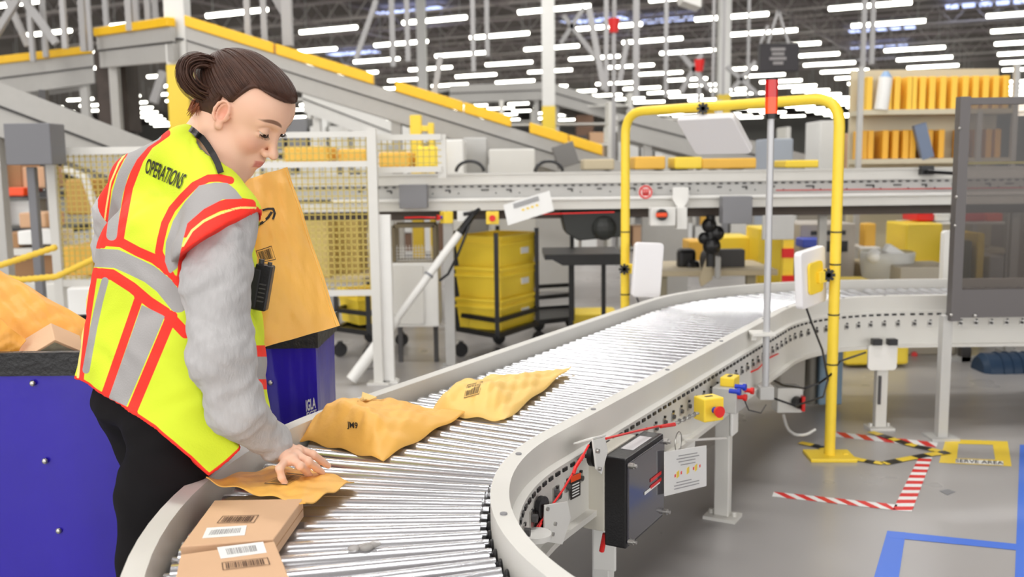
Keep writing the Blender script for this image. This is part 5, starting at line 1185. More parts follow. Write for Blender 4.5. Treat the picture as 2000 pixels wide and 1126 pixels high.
# ---- head frame
yaw = math.radians(-16); pit = math.radians(40); HS = 1.03; H0 = D(473, 213, 2.12)
hf = V((math.cos(pit)*math.cos(yaw), math.cos(pit)*math.sin(yaw), -math.sin(pit))); hl_ = V((-math.sin(yaw), math.cos(yaw), 0)); hu = hf.cross(hl_)
rl = math.radians(4); hl2 = hl_*math.cos(rl)+hu*math.sin(rl); hu = hf.cross(hl2); hl_ = hl2
HM = np.array([list(hf), list(hl_), list(hu)], dtype=np.float32).T     # columns: forward, left, up
def hloc(Q): return ((Q-A3(H0)) @ HM)/HS
def hw(x, y, z): return H0+(hf*x+hl_*y+hu*z)*HS
NK0 = D(424, 335, 2.09); NK1 = hw(-.035, 0, -.045)
def skull(q, ex=0.):
    return smin(s_ell(q, (-.012, 0, .027), (.099+ex, .078+ex, .080+ex)), s_ell(q, (.035, 0, .040), (.064+ex, .066+ex, .058+ex)), .03)
def head_sdf(Q, neck=True):
    q = hloc(Q); ya = np.abs(q[:, 1]); qs = q.copy(); qs[:, 1] = ya
    d = skull(q)
    d = smin(d, s_ell(q, (.034, 0, -.035), (.058, .055, .080)), .03)
    d = smin(d, s_cap(qs, (-.002, .050, -.045), (.066, .012, -.098), .017, .017), .03)      # jaw
    d = smin(d, s_ell(q, (.079, 0, -.100), (.016, .018, .015)), .016)                        # chin
    d = smin(d, s_ell(qs, (.060, .034, -.030), (.026, .024, .026)), .022)                   # cheeks
    d = smin(d, s_cap(qs, (.086, .012, .026), (.074, .042, .028), .009, .009), .014)        # brow ridge
    d = smax(d, -s_ell(qs, (.100, .033, .010), (.017, .019, .013)), .014)                   # eye sockets
    d = smin(d, s_cap(q, (.086, 0, .016), (.109, 0, -.026), .0065, .0085), .012)            # nose
    d = smin(d, s_ell(q, (.1135, 0, -.031), (.011, .0105, .010)), .007)
    d = smin(d, s_ell(qs, (.102, .0125, -.036), (.0095, .0065, .0075)), .006)
    d = smax(d, -s_ell(qs, (.108, .0065, -.044), (.004, .003, .0022)), .003)
    d = smin(d, s_ell(q, (.084, 0, -.066), (.018, .028, .022)), .012)                        # mouth mound
    d = smin(d, s_cap(qs, (.1000, 0, -.0600), (.0905, .021, -.0655), .0046, .0028), .004)
    d = smin(d, s_cap(qs, (.0980, 0, -.0705), (.0905, .019, -.0675), .0054, .0030), .004)
    d = smax(d, -s_cap(qs, (.1045, 0, -.0652), (.0935, .021, -.0665), .0011, .0009), .002)
    # closed-down eyelids
    d = smin(d, np.maximum(s_ell(qs, (.0805, .0325, .0095), (.0126, .0145, .0126)), -(qs[:, 2]-(.0065)+.25*(qs[:, 0]-.09))), .004)
    d = smin(d, s_ell(qs, (.079, .0325, -.001), (.011, .015, .007)), .004)
    # ears
    ex, ey, ez = .009, .071, -.002
    e = s_ell(qs, (ex, ey+.006, ez), (.0155, .0065, .027))
    e = smax(e, -s_ell(qs, (ex+.002, ey+.0125, ez+.002), (.0105, .0105, .0185)), .002)
    th = np.linspace(-.6, 4.2, 9); hp = [(ex-.002+.0142*math.cos(t+.3), ey+.011-.003*math.cos(t), ez+.003+.0235*math.sin(t+.3)) for t in th]
    e = smin(e, s_chain(qs, hp, [.0032]*9, .002), .002)
    e = smin(e, s_cap(qs, (ex+.014, ey+.005, ez-.002), (ex+.012, ey+.006, ez-.008), .004, .004), .003)
    e = smin(e, s_ell(qs, (ex+.005, ey+.005, ez-.026), (.009, .006, .009)), .004)
    d = smin(d, e, .005)
    d = d*HS
    if neck: d = smin(d, s_cap(Q, NK0, NK1, .060, .054), .028)
    return d
zs_n = [0]
vsH, fsH = snets(head_sdf, [H0.x-.17, H0.y-.12, H0.z-.18], [H0.x+.16, H0.y+.13, H0.z+.14], .0018)
vsH = relax(vsH, fsH, 1, .35)
# ---- body core
ringsY = 2.10
rd = [(300, 268, 430), (350, 226, 462), (420, 209, 474), (480, 200, 478), (540, 190, 484), (620, 176, 494), (700, 162, 506), (780, 152, 514), (860, 148, 520), (980, 150, 520)]
rz_, rc_x, rc_y, rw_ = [], [], [], []
for y, xl_, xr_ in rd:
    c = D((xl_+xr_)/2, y, ringsY+(.0 if y < 700 else .0)); rz_.append(c.z); rc_x.append(c.x); rc_y.append(c.y); rw_.append((xr_-xl_)/2/FPX*ringsY)
o_ = np.argsort(rz_); rz_, rc_x, rc_y, rw_ = [np.array(v)[o_] for v in (rz_, rc_x, rc_y, rw_)]
def torso(Q, sc=1., ex=0.):
    z = Q[:, 2]; cx = np.interp(z, rz_, rc_x); cy = np.interp(z, rz_, rc_y); w_ = np.interp(z, rz_, rw_)*sc+ex
    a = w_/.765; b = a*.66; dx = Q[:, 0]-cx; dy = Q[:, 1]-cy
    u = dx*brr[0]+dy*brr[1]; v = dx*bf[0]+dy*bf[1]
    k = (np.abs(u/a)**2.3+np.abs(v/b)**2.3)**(1/2.3)
    d = (k-1)*np.minimum(a, b)*.85
    top = z-float(SHR.z)-.05
    return smax(d, top, .12)
def yoke(Q, ex=0.):
    d = smin(s_cap(Q, SHL, NB, .062+ex, .056+ex), s_cap(Q, NB, SHR, .056+ex, .058+ex), .03)
    return d
def arm(Q, which, ex=0.):
    pts = arm_r if which == 'r' else arm_l
    rs = [.062, .064, .060, .052, .036] if which == 'r' else [.056, .056, .054, .048, .04]
    return s_chain(Q, pts, [r+ex for r in rs], .03)
legL = [D(282, 800, 2.2), D(338, 945, 2.16), D(322, 1110, 2.16), V((-.83, 2.27, .09))]
legR = [D(345, 830, 2.03), D(318, 960, 2.0), D(300, 1100, 2.0), V((-.80, 2.03, .09))]
def body_sdf(Q):
    d = torso(Q, .56); d = smin(d, yoke(Q, -.02), .04); d = smin(d, arm(Q, 'r', -.024), .03); d = smin(d, arm(Q, 'l', -.022), .03)
    d = smax(d, -(Q[:, 2]-.80), .02)
    for lg in (legL, legR): d = smin(d, s_chain(Q, lg, [.066, .062, .048, .036], .04), .04)
    d = smin(d, s_cap(Q, NB, NK1, .05, .045), .03)
    return d
vsB, fsB = snets(body_sdf, [-1.15, 1.7, .03], [-.3, 2.62, 1.46], .011)
# ---- right hand on the flat mailer, left hand behind the held mailer
WR = P(545, 876, .712)
fing = [[(584, 878, .702), (611, 887, .694), (629, 900, .668), (641, 909, .650)], [(578, 888, .702), (601, 900, .692), (618, 913, .666), (629, 922, .648)],
        [(570, 896, .700), (586, 909, .690), (598, 920, .664), (605, 928, .648)], [(558, 899, .698), (546, 914, .694), (550, 932, .674), (559, 947, .655)]]
TH_ = [(566, 878, .690), (585, 885, .676), (603, 897, .664)]
def hand_sdf(Q):
    mc = [P(*f[0]) for f in fing]
    d = s_cap(Q, arm_r[3]+(WR-arm_r[3])*.6, WR, .026, .022)
    pal = smin(s_cap(Q, WR, lerp(mc[0], mc[1], .5), .019, .0135), s_cap(Q, WR, lerp(mc[2], mc[3], .5), .018, .0125), .015)
    d = smin(d, pal, .015)
    for i in range(3): d = smin(d, s_cap(Q, mc[i], mc[i+1], .0112, .0108), .006)
    for i, f in enumerate(fing):
        pts = [P(*q) for q in f]; r = (.0084, .0086, .0082, .0078)[i]; e = s_chain(Q, pts, [r*1.18, r*1.03, r*.93, r*.8], .004)
        e = smin(e, np.linalg.norm(Q-A3(pts[1]), axis=1)-r*1.06, .003); d = smin(d, e, .0045)
    t = [P(*q) for q in TH_]; d = smin(d, s_chain(Q, [WR]+t, [.014, .0125, .0105, .009], .006), .008)
    return d
h0 = P(590, 905, .68); vsR, fsR = snets(hand_sdf, [h0.x-.17, h0.y-.15, h0.z-.06], [h0.x+.10, h0.y+.13, h0.z+.10], .0017)
LW = arm_l[4]; LHt = D(560, 540, 2.40)
def lhand_sdf(Q):
    d = s_cap(Q, arm_l[3]+(LW-arm_l[3])*.7, LW, .026, .024); c = lerp(LW, LHt, .5); up_ = V((0, 0, 1)); d = smin(d, s_ell(Q, c, (.045, .02, .04)), .02)
    for i in range(4):
        a = c+V((.03, -.005, .03-.021*i)); b = a+V((.035, -.03, .006)); e = b+V((.026, -.022, .0)); d = smin(d, s_chain(Q, [a, b, e], [.0095, .009, .0078], .004), .004)
    a = c+V((-.01, -.01, .035)); d = smin(d, s_chain(Q, [a, a+V((.015, -.02, .03)), a+V((.03, -.025, .045))], [.012, .0105, .009], .005), .006)
    return d
hc = lerp(LW, LHt, .5); vsL, fsL = snets(lhand_sdf, [hc.x-.13, hc.y-.09, hc.z-.09], [hc.x+.12, hc.y+.09, hc.z+.12], .003)
vall = np.concatenate([vsH, vsB, vsR, vsL]); o1_ = len(vsH); o2_ = o1_+len(vsB); o3_ = o2_+len(vsR)
fall = np.concatenate([fsH, fsB+o1_, fsR+o2_, fsL+o3_])
q = hloc(vall.astype(np.float32)); ya = np.abs(q[:, 1])
lip = np.clip(1-np.maximum(np.abs(q[:, 2]+.0655+.10*(ya*ya)/.02)/.0092, ya/.023), 0, 1)*(q[:, 0] > .085)
lip = np.clip(lip*4, 0, 1)
bx = (ya-.034)/.022; bz = q[:, 2]-(.0335+.006*(1-bx*bx)-.0*bx); brow = np.clip(1.15-np.sqrt((bx*.95)**2+(bz/.0042)**2), 0, 1)*(q[:, 0] > .05); brow = np.clip(brow*3, 0, 1)
cheek = np.clip(1-np.sqrt(((q[:, 0]-.075)/.04)**2+((ya-.04)/.03)**2+((q[:, 2]+.03)/.03)**2), 0, 1)
earr = .6*np.clip(1-np.sqrt(((q[:, 0]-.010)/.022)**2+((q[:, 2])/.036)**2), 0, 1)*(ya > .068)
isH = np.zeros(len(vall)); isH[:o1_] = 1
def skin_mat():
    m = bpy.data.materials.new('skin'); m.use_nodes = True; nt = m.node_tree; b = nt.nodes['Principled BSDF']; b.inputs['Roughness'].default_value = .48
    b.inputs['Subsurface Weight'].default_value = .06; b.inputs['Subsurface Radius'].default_value = (.01, .004, .002); b.inputs['Subsurface Scale'].default_value = 1.0
    n = nt.nodes.new('ShaderNodeTexNoise'); n.inputs['Scale'].default_value = 14; tc = nt.nodes.new('ShaderNodeTexCoord'); nt.links.new(tc.outputs['Object'], n.inputs['Vector'])
    cur = None
    def mixin(fac, a, bb):
        x = nt.nodes.new('ShaderNodeMix'); x.data_type = 'RGBA'
        nt.links.new(fac, x.inputs[0])
        if a is None: x.inputs[6].default_value = (*s2l((234, 184, 156)), 1)
        else: nt.links.new(a, x.inputs[6])
        x.inputs[7].default_value = (*s2l(bb), 1); return x.outputs[2]
    cur = mixin(n.outputs[0], None, (242, 198, 172))
    for at_, colr in (('cheek', (226, 150, 130)), ('ear', (224, 130, 108)), ('lip', (205, 112, 104)), ('brow', (104, 66, 46))):
        a = nt.nodes.new('ShaderNodeAttribute'); a.attribute_name = at_; cur = mixin(a.outputs['Fac'], cur, colr)
    nt.links.new(cur, b.inputs['Base Color']); return m
SKIN = skin_mat()
npmesh('body', vall, fall, SKIN, person, dict(cheek=cheek*.75*isH, ear=earr*.9*isH, lip=lip*.85*isH, brow=brow*.85*isH))
# eyes, lashes
EYW = mat('eye_white', (226, 216, 210), .25); EYD = mat('iris_dark', (48, 30, 22), .2); LASH = mat('lash_dark', (40, 24, 18), .6)
for s_ in (-1, 1):
    c = hw(.0785, s_*.0325, .008); e = MB(); e.sph(c, .0114*HS, 18, 12); o = e.build('eye', EYW, person, smooth=180)
    e = MB(); e.sph(hw(.0870, s_*.032, .0045), (.0052, .0052, .0052), 14, 10); e.build('iris', EYD, o, smooth=180)
    e = MB(); pts = []
    for k in range(11):
        a = -1.15+2.3*k/10; pts.append(hw(.0805+.0137*math.cos(a*.95), s_*(.0325+.0163*math.sin(a)), .0055-.0032*math.cos(a)))
    e.tube(pts, [.0008+.0013*math.sin(PI*k/10) for k in range(11)], n=6)
    for k in range(2, 11):
        d_ = (hf*.8+hl_*s_*(.1*(k-4))-hu*.55).normalized(); e.tube([pts[k], pts[k]+d_*.005, pts[k]+d_*.009+hu*.0012], [.0006, .0004, .0002], n=4)
    e.build('eyelashes', LASH, person, smooth=60)
# ---- hair
def hair_mat(nm, a, b_, st):
    m = bpy.data.materials.new(nm); m.use_nodes = True; nt = m.node_tree; b = nt.nodes['Principled BSDF']; b.inputs['Roughness'].default_value = .5; b.inputs['Specular IOR Level'].default_value = .35
    tc = nt.nodes.new('ShaderNodeTexCoord'); n = nt.nodes.new('ShaderNodeTexNoise'); n.inputs['Scale'].default_value = st; n.inputs['Detail'].default_value = 3; nt.links.new(tc.outputs['Object'], n.inputs['Vector'])
    x = nt.nodes.new('ShaderNodeMix'); x.data_type = 'RGBA'; x.inputs[6].default_value = (*s2l(a), 1); x.inputs[7].default_value = (*s2l(b_), 1); nt.links.new(n.outputs[0], x.inputs[0]); nt.links.new(x.outputs[2], b.inputs['Base Color']); return m
HAIR = hair_mat('dark_brown_hair', (44, 26, 20), (86, 54, 40), 60); HAIRT = hair_mat('reddish_hair_ends', (110, 58, 36), (160, 92, 60), 70)
def hairline(q):      # positive = face side
    yy = np.abs(q[:, 1])
    front = (q[:, 0]-.078)*.80-(q[:, 2]-.083)*.60+.10*np.maximum(yy-.03, 0)-.3*np.maximum(.02-q[:, 2], 0)*0
    side = (q[:, 0]-.012)
    return front
def cap_sdf(Q):
    q = hloc(Q); yy = np.abs(q[:, 1]); d = skull(q, .0075)
    d = smin(d, s_ell(q, (-.05, 0, -.02), (.045, .050, .055)), .03)
    fr = smin(q[:, 0]-.008-.27*q[:, 2], .082-q[:, 2], .014)
    d = smax(d, fr, .006)
    d = smax(d, -(q[:, 2]+.055), .01)                     # nape
    d = smax(d, -np.maximum(np.abs(q[:, 0]-.010)-.019, np.abs(q[:, 2]+.004)-.031)*1.0-(yy < .06)*1., .004)  # clear of the ears
    return d*HS
vsC, fsC = snets(cap_sdf, [H0.x-.17, H0.y-.14, H0.z-.15], [H0.x+.16, H0.y+.14, H0.z+.17], .003)
hair = npmesh('hair', relax(vsC, fsC, 1, .4), fsC, HAIR, person)
PT = V((-.098, .0, .056)); rnd = random.Random(4)
HB = BVHTree.FromPolygons([V(v) for v in vsC.tolist()], fsC.tolist())
def onhair(loc, lift):
    w_ = hw(*loc); cw = hw(-.012, 0, .03); dr = (w_-cw).normalized(); h = HB.ray_cast(cw+dr*.3, -dr)
    return (h[0]+dr*lift) if h[0] is not None else w_
ms = MB()
starts = []
for s_ in (-1, 1):
    for k in range(95):
        u = k/94; 
        if u < .5: x = lerp(.084, .034, u*2); z = .084; y = s_*lerp(.0, .060, u*2)
        else: z = lerp(.081, .004, (u-.5)*2); x = .007+.27*z; y = s_*.07
        starts.append((x+.003, y, z-.002))
    for k in range(26): starts.append((lerp(.004, -.07, k/25), s_*.075*(1-.25*k/25), lerp(.034, -.045, k/25)))
for (x, y, z) in starts:
    a = V((x+.012, y, z-.034)).normalized(); b = (PT-V((-.012, 0, .034))).normalized(); ph = rnd.uniform(0, 6); lift = rnd.uniform(-.0004, .0016); pts = []
    for k in range(15):
        t_ = k/14; d_ = a.slerp(b, t_*.985) if a.dot(b) > -.99 else a.lerp(b, t_).normalized(); d_ = d_+V((0, .012*math.sin(ph+t_*4), .01*math.sin(ph*2+t_*3)))*math.sin(PI*t_)
        pts.append(onhair((V((-.012, 0, .034))+d_*.1), lift*min(1, t_*6)))
    r = rnd.uniform(.0009, .0019); ms.tube(pts, [r*.35]+[r]*13+[r*.8], n=5)
ms.build('combed_strands', HAIR, hair, smooth=180)
# looped bun and tail
BC = D(392, 152, 2.06); PB = hw(PT.x+.01, 0, PT.z)
bx_ = (PB-BC); bx_.y *= .4; ax1 = bx_.normalized(); ax2 = V((0, 0, 1)); ax2 = (ax2-ax1*ax2.dot(ax1)).normalized(); ax3 = ax1.cross(ax2)
ms = MB()
for k in range(90):
    ro_ = rnd.uniform(.020, .044); off = rnd.gauss(0, .011); ph = rnd.uniform(-.25, .25); pts = []; wob = rnd.uniform(0, 6)
    for i in range(20):
        a = .25+ph+(2*PI-.3)*i/19; rr_ = ro_*(1+.06*math.sin(2*a+wob)); e = 1.0+.12*math.cos(a)
        pts.append(BC+ax1*(rr_*math.cos(a)*e)+ax2*(rr_*math.sin(a)*1.12)+ax3*(off*(1-.3*((ro_-.03)/.012)**2)+.004*math.sin(a+wob)))
    pts = [lerp(PB, pts[0], .5)]+pts; ms.tube(pts, [.0018]*len(pts), n=5)
for k in range(5):
    r0 = .045+k*.0015; ms.tube([BC+ax1*(r0*math.cos(a))+ax2*(r0*1.1*math.sin(a)) for a in [.8+i*.16 for i in range(16+k)]], .0005, n=4)
for k in range(6): pass
ms.build('looped_bun', HAIR, hair, smooth=180)
ms = MB()
for k in range(46):
    a = D(rnd.uniform(388, 404), rnd.uniform(178, 190), 2.10+rnd.uniform(-.02, .02)); b = D(rnd.uniform(362, 398), rnd.uniform(214, 230), 2.1+rnd.uniform(-.03, .02)); mdp = (a+b)/2+V((rnd.uniform(-.004, .006), 0, .004))
    ms.tube([a, mdp, b], [.0026, .0022, .0004], n=5)
ms.build('ponytail_ends', HAIRT, hair, smooth=180)
ms = MB()
for k in range(16): a = PB+V((rnd.uniform(-.012, .004), rnd.uniform(-.012, .012), rnd.uniform(-.02, .012))); ms.tube([a, lerp(a, D(398, 190, 2.09), .5)+V((.004, 0, 0)), D(rnd.uniform(394, 404), 186, 2.09)], .0028, n=5)
ms.build('tied_strands', HAIR, hair, smooth=180)
def march(x, y):
    d = np.array(ray(x, y).normalized(), dtype=np.float32); t = 1.6; o = np.array(CAM, dtype=np.float32)
    for _i in range(80):
        s_ = float(torso((o+d*t)[None, :])[0])
        if s_ < .0012: return o+d*t
        t += s_*.8
        if t > 2.9: return None
    return o+d*t
HT = []
for (x, y) in ((158, 744), (175, 757), (200, 770), (235, 790), (270, 815), (305, 838), (340, 868), (375, 898), (408, 930), (440, 908), (470, 880), (495, 852), (508, 828)):
    p_ = march(x, y)
    if p_ is None: continue
    dx = p_[0]-np.interp(p_[2], rz_, rc_x); dy = p_[1]-np.interp(p_[2], rz_, rc_y); HT.append((math.atan2(dx*bf[0]+dy*bf[1], dx*brr[0]+dy*brr[1]), float(p_[2])))
HT.sort(); ha = np.array([t[0] for t in HT]); hz_ = np.array([t[1] for t in HT])
ha = np.concatenate([ha-2*PI, ha, ha+2*PI]); hz_ = np.tile(hz_, 3)
def hemz(Q):
    cx = np.interp(Q[:, 2], rz_, rc_x); cy = np.interp(Q[:, 2], rz_, rc_y); dx = Q[:, 0]-cx; dy = Q[:, 1]-cy
    return np.interp(np.arctan2(dx*bf[0]+dy*bf[1], dx*brr[0]+dy*brr[1]), ha, hz_).astype(np.float32)
# ---- sweatshirt
def sweat_sdf(Q):
    d = smin(torso(Q, .9), yoke(Q, -.006), .04); d = smax(d, hemz(Q)+.03-Q[:, 2], .006); f = fold(Q, .0035, 46.)+fold(Q, .002, 95., 1.3)
    ar = arm(Q, 'r')+f*1.2; ar = np.where(Q[:, 2] < float(arm_r[3].z), ar, ar)
    ax = A3(arm_r[4]-arm_r[3]); ax /= np.linalg.norm(ax); ce = A3(arm_r[4])
    t = (Q-ce) @ ax; ar = smax(ar, t-.004, .006)
    cuff = np.maximum(s_cap(Q, V(ce-ax*.05), V(ce+ax*.02), .0335, .0315)+.0007*np.sin(t*0+np.arctan2(Q[:, 1]-ce[1], Q[:, 2]-ce[2])*40), np.abs(t+.012)-.030)
    ar = smin(ar, cuff, .006)
    al = arm(Q, 'l')+f; ax2_ = A3(arm_l[4]-arm_l[3]); ax2_ /= np.linalg.norm(ax2_); al = smax(al, (Q-A3(arm_l[4])) @ ax2_, .006)
    d = smin(d, ar, .02); d = smin(d, al, .03)
    return d
vsS, fsS = snets(sweat_sdf, [-1.15, 1.72, .62], [-.35, 2.62, 1.36], .0052)
SWEAT = mat('grey_marl_knit', (184, 182, 182), .9, nz=.12, nscale=90, bump=.25, bscale=160, spec=.2, stretch=(1, 1, .35))
npmesh('sweatshirt', relax(vsS, fsS, 1, .4), fsS, SWEAT, person)
# ---- trousers and shoes
def trous_sdf(Q):
    d = smax(torso(Q, .80), Q[:, 2]-.98, .02); d = smax(d, -(Q[:, 2]-.745), .05)
    for lg in (legL, legR): d = smin(d, s_chain(Q, lg, [.092, .088, .07, .062], .04), .04)
    d = smin(d, s_ell(Q, D(285, 785, 2.16), (.095, .1, .10)), .04)
    d = smax(d, -(Q[:, 2]-.045), .01); return d+fold(Q, .003, 40., .5)
vsT, fsT = snets(trous_sdf, [-1.15, 1.78, .03], [-.4, 2.5, .96], .0075)
npmesh('trousers', vsT, fsT, mat('black_trousers', (20, 18, 20), .85, spec=.2), person)
for lg in (legL, legR):
    a = V((lg[3].x, lg[3].y, .05)); e = MB(); dirv = V((float(bf[0]), float(bf[1]), 0)); e.tube([a-dirv*.07, a-dirv*.03, a+dirv*.05, a+dirv*.13, a+dirv*.18], [.035, .048, .05, .042, .02], n=12)
    o = e.build('shoe', RUBBER, person, smooth=180)
# ---- safety vest
hp1, hp2, hp3 = D(152, 744, 2.17), D(408, 932, 1.93), D(516, 822, 2.02)
hn = (hp2-hp1).cross(hp3-hp1).normalized(); hn = hn if hn.z > 0 else -hn
NKC0 = D(428, 345, 2.06)
capa = D(500, 408, 1.93); capb = D(356, 506, 1.93); axr = (arm_r[1]-arm_r[0]).normalized()
cd_ = (capb-capa).normalized(); capn = cd_.cross(V((0, 1, .0))).normalized(); capn = capn if capn.z < 0 else -capn
def vest_sdf(Q):
    d = torso(Q, 1.0)+fold(Q, .005, 22.)+fold(Q, .0018, 55., 2.)
    y_ = yoke(Q, .009)
    d = smin(d, y_, .055)
    c = s_cap(Q, SHR+V((-.004, 0, .0)), D(419, 500, 1.9), .067, .082)
    pl = (Q-A3(capa)) @ A3(capn); c = smax(c, pl, .004); d = smin(d, c, .02); d = smax(d, -np.maximum(arm(Q, 'r', .006), .004-pl), .003)
    cl = s_cap(Q, SHL, arm_l[1], .062, .063); cl = smax(cl, (Q-A3(lerp(SHL, arm_l[1], .8))) @ A3((arm_l[1]-SHL).normalized()), .004); d = smin(d, cl, .02)
    d = smax(d, hemz(Q)-Q[:, 2], .002)
    d = smax(d, -(s_cap(Q, NKC0, NK1, .066, .058)), .003)
    return d
vsV, fsV = snets(vest_sdf, [-1.12, 1.74, .56], [-.42, 2.5, 1.42], .0042)
vsV = relax(vsV, fsV, 1, .4)
# project to the pattern sheet (pixel units of the sewing pattern)
rel = vsV-np.array(CAM); cc_q = rel @ np.array(cF); px_ = 1000+FPX*(rel @ np.array(cR))/cc_q; py_ = 563-FPX*(rel @ np.array(cU))/cc_q
def pdist(pts):
    best = np.full(len(px_), 1e9)
    for i in range(len(pts)-1):
        ax_, ay_ = pts[i]; bx2, by2 = pts[i+1]; dx, dy = bx2-ax_, by2-ay_; t = np.clip(((px_-ax_)*dx+(py_-ay_)*dy)/(dx*dx+dy*dy), 0, 1)
        best = np.minimum(best, np.hypot(px_-ax_-t*dx, py_-ay_-t*dy))
    return best
def poly_sd(pts):
    d = pdist(pts+[pts[0]]); ins = np.zeros(len(px_), dtype=bool)
    for i in range(len(pts)):
        x1, y1 = pts[i]; x2, y2 = pts[(i+1) % len(pts)]
        if y1 == y2: continue
        c = ((y1 > py_) != (y2 > py_)) & (px_ < (x2-x1)*(py_-y1)/(y2-y1)+x1); ins ^= c
    return np.where(ins, -d, d)
def band(pts, w): return pdist(pts)-w/2
mn = lambda *a: np.minimum.reduce(a)
hemd = (vsV[:, 2]-hemz(vsV))*800
red = mn(band([(325, 260), (292, 283), (273, 311), (262, 339), (252, 366), (245, 403), (239, 436), (234, 466)], 16), band([(286, 256), (256, 276), (230, 300), (213, 334), (202, 366), (198, 403), (195, 440), (191, 476)], 32),
         band([(450, 352), (428, 347), (407, 348), (379, 362), (356, 385), (336, 408), (322, 436), (314, 468), (310, 492), (322, 515)], 15), band([(490, 399), (470, 396), (453, 396), (426, 403), (398, 417), (375, 436), (361, 454)], 20),
         band([(500, 410), (470, 412), (453, 417), (428, 427), (402, 440), (380, 458), (364, 480), (352, 506)], 14), band([(506, 420), (470, 426), (453, 432), (430, 442), (405, 455), (386, 472), (370, 494), (358, 514)], 24),
         band([(194, 470), (236, 473), (269, 491), (301, 505), (324, 523), (346, 566)], 19), band([(182, 532), (219, 536), (258, 561), (291, 589), (325, 611), (362, 650)], 21),
         band([(184, 535), (170, 628), (157, 742)], 13), band([(272, 580), (206, 770)], 17), band([(336, 615), (255, 808)], 21), band([(354, 500), (348, 560)], 9), hemd-7)
grey = mn(band([(305, 264), (282, 279), (259, 305), (241, 339), (230, 376), (223, 418), (218, 459)], 21), poly_sd([(389, 362), (420, 356), (444, 357), (460, 370), (474, 388), (435, 389), (398, 408), (366, 436), (357, 470), (346, 523), (331, 535), (322, 510), (324, 473), (338, 431), (361, 394)]),
          band([(184, 503), (227, 505), (259, 519), (292, 535), (319, 556), (348, 592)], 36), band([(205, 548), (194, 589), (183, 639), (168, 722)], 14), poly_sd([(277, 595), (322, 617), (247, 793), (212, 777)]))
red = np.where((np.abs(red) < 90) & (band([(184, 503), (227, 505), (259, 519), (292, 535), (319, 556), (348, 592)], 36) < 0), 5, red)
cream = mn(band([(293, 261), (256, 284), (232, 318), (216, 356), (208, 403), (203, 440)], 3.4), band([(500, 406), (470, 405), (453, 409), (426, 418), (398, 431), (375, 450), (357, 480)], 4.5), band([(174, 545), (163, 628), (152, 736)], 5))
fr = px_ > 482; wid = lambda lo, hi: np.abs(py_-(lo+hi)/2)-(hi-lo)/2
red = np.where(fr & (py_ > 560), np.minimum(wid(674, 760), 9e9), red); grey = np.where(fr & (py_ > 560), wid(696, 740), grey); cream = np.where(fr & (py_ > 560), 9, cream)
red = np.where(fr & (py_ > 560), np.minimum(red, hemd-6), red)
CL = lambda a: np.clip(a, -20, 20)
def vest_mat():
    m = bpy.data.materials.new('vest_fabric'); m.use_nodes = True; nt = m.node_tree; b = nt.nodes['Principled BSDF']; b.inputs['Roughness'].default_value = .7; b.inputs['Specular IOR Level'].default_value = .25
    cur = None; c0 = (217, 234, 56)
    for at_, colr in (('red_cloth', (252, 58, 46)), ('grey_tape', (166, 163, 162)), ('cream_piping', (252, 226, 130))):
        a = nt.nodes.new('ShaderNodeAttribute'); a.attribute_name = at_
        r = nt.nodes.new('ShaderNodeMapRange'); r.inputs[1].default_value = .5; r.inputs[2].default_value = -.5; r.inputs[3].default_value = 0; r.inputs[4].default_value = 1; nt.links.new(a.outputs['Fac'], r.inputs[0])
        x = nt.nodes.new('ShaderNodeMix'); x.data_type = 'RGBA'; nt.links.new(r.outputs[0], x.inputs[0])
        if cur is None: x.inputs[6].default_value = (*s2l(c0), 1)
        else: nt.links.new(cur, x.inputs[6])
        x.inputs[7].default_value = (*s2l(colr), 1); cur = x.outputs[2]
    nt.links.new(cur, b.inputs['Base Color'])
    tc = nt.nodes.new('ShaderNodeTexCoord'); v = nt.nodes.new('ShaderNodeTexVoronoi'); v.inputs['Scale'].default_value = 260; nt.links.new(tc.outputs['Object'], v.inputs['Vector'])
    bp = nt.nodes.new('ShaderNodeBump'); bp.inputs['Strength'].default_value = .18; bp.inputs['Distance'].default_value = .002; nt.links.new(v.outputs['Distance'], bp.inputs['Height']); nt.links.new(bp.outputs[0], b.inputs['Normal'])
    return m
vest = npmesh('safety_vest', vsV, fsV, vest_mat(), person, dict(red_cloth=CL(red), grey_tape=CL(grey), cream_piping=CL(cream)))
VB = BVHTree.FromPolygons([V(v) for v in vsV.tolist()], fsV.tolist())
wrap('printed_letters', text_geo('OPERATIONS', .015), [(284, 337), (352, 370), (367, 342), (290, 308)], VB, mat('vest_print', (42, 44, 36), .7), vest, lift=.0025)
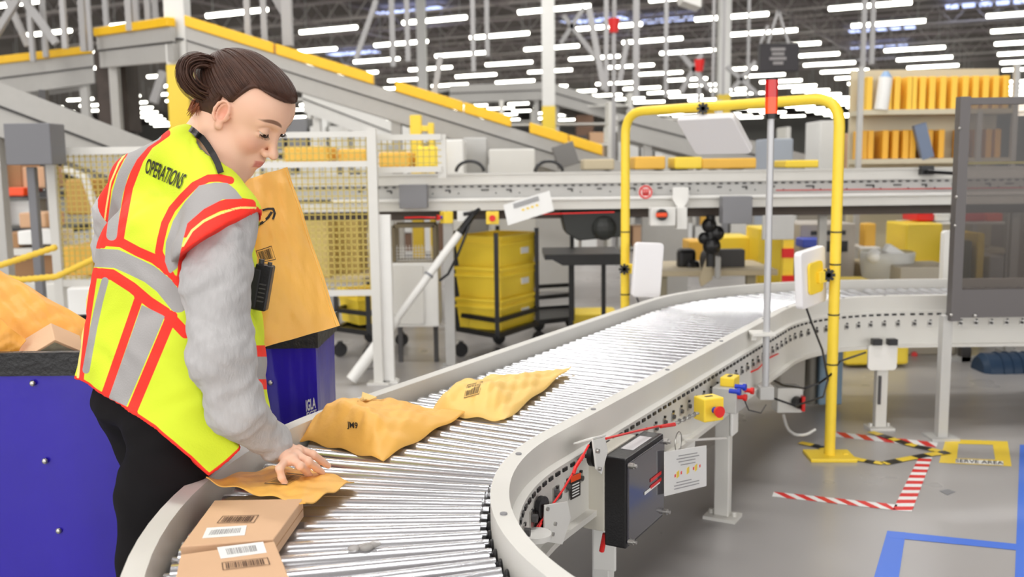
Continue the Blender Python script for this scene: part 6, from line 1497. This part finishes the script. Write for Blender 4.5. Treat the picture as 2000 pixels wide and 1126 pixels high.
# lanyard over the collar
HBV = BVHTree.FromPolygons([V(v) for v in np.concatenate([vsV, vsH]).tolist()], np.concatenate([fsV, fsH+len(vsV)]).tolist())
def strap(pts, w_, mm, nm, seg=5):
    fine = []
    for i in range(len(pts)-1): fine += [V(pts[i]).lerp(V(pts[i+1]), j/seg) for j in range(seg)]
    fine.append(V(pts[-1])); vs = []; 
    for i, q in enumerate(fine):
        a = fine[max(0, i-1)]; b = fine[min(len(fine)-1, i+1)]; t = (b-a).normalized(); s = V((-t.y, t.x))*w_/2
        for sg in (-1, 1):
            p2 = q+s*sg; d = ray(p2.x, p2.y).normalized(); h = HBV.ray_cast(CAM, d); dist = h[3] if h[0] is not None else 2.05; vs.append((d, dist))
    ds = [v[1] for v in vs]; ds = [min(ds[max(0, i-3):i+4]) for i in range(len(ds))]
    P3 = [CAM+v[0]*(ds[i]-.006) for i, v in enumerate(vs)]; m = MB(); n = len(fine)
    m.add(P3+[p+ray(1000, 563)*.003 for p in P3], [(2*i, 2*i+1, 2*i+3, 2*i+2) for i in range(n-1)]+[(2*n+2*i, 2*n+2*i+2, 2*n+2*i+3, 2*n+2*i+1) for i in range(n-1)]); return m.build(nm, mm, person, smooth=60)
strap([(384, 262), (393, 268), (404, 282), (416, 301), (425, 319), (431, 337)], 12, RUBBER, 'lanyard')
strap([(371, 251), (377, 255), (386, 263)], 12, mat('lanyard_print', (120, 116, 120), .6, nz=.9, nscale=220), 'printed_lanyard_end')
# handheld radio clipped on the chest
ra = D(512, 560, 2.02); t = thing('handheld_radio', 'black handheld radio clipped to the chest of the vest before the held mailer', 'radio', ra)
M = Matrix.Rotation(math.radians(12), 3, 'Y'); m = MB(); m.box(ra, (.036, .03, .098), m=M); m.build('case', BLACK, t, bevel=.004)
m = MB(); m.box(ra+M @ V((-.014, 0, -.004)), (.022, .034, .085), m=M); m.build('ribbed_side', RUBBER, t, bevel=.004)
m = MB()
for k in range(5): m.box(ra+M @ V((.004, -.016, -.028+k*.009)), (.014, .002, .003), m=M)
m.build('speaker_grille', DARKG, t)
m = MB(); m.cyl(ra+M @ V((-.01, 0, .047)), ra+M @ V((-.01, 0, .058)), .006, n=10); m.cyl(ra+M @ V((.008, 0, .047)), ra+M @ V((.008, 0, .055)), .005, n=10); m.build('knobs', DARKG, t, smooth=50)
# ------------------------------------------------------------------ world, camera
sc = bpy.context.scene
wd = bpy.data.worlds.new('world'); sc.world = wd; wd.use_nodes = True
wd.node_tree.nodes['Background'].inputs[0].default_value = (1, .99, .97, 1); wd.node_tree.nodes['Background'].inputs[1].default_value = 2.2
cd = bpy.data.cameras.new('camera'); cam = bpy.data.objects.new('camera', cd); COL.objects.link(cam)
cd.sensor_width = 36; cd.lens = 36*FPX/2000; cd.clip_start = .05; cd.clip_end = 400
cam.matrix_world = Matrix.Translation(CAM) @ Matrix((cR, cU, -cF)).transposed().to_4x4()
cd.dof.use_dof = True; cd.dof.focus_distance = 2.2; cd.dof.aperture_fstop = 3.6
sc.camera = cam
sc.view_settings.view_transform = 'Standard'; sc.view_settings.look = 'None'; sc.view_settings.gamma = 1; sc.view_settings.use_curve_mapping = False
sc.view_settings.exposure = 0.3
sc.cycles.max_bounces = 7; sc.cycles.diffuse_bounces = 4; sc.cycles.glossy_bounces = 4; sc.cycles.use_denoising = True
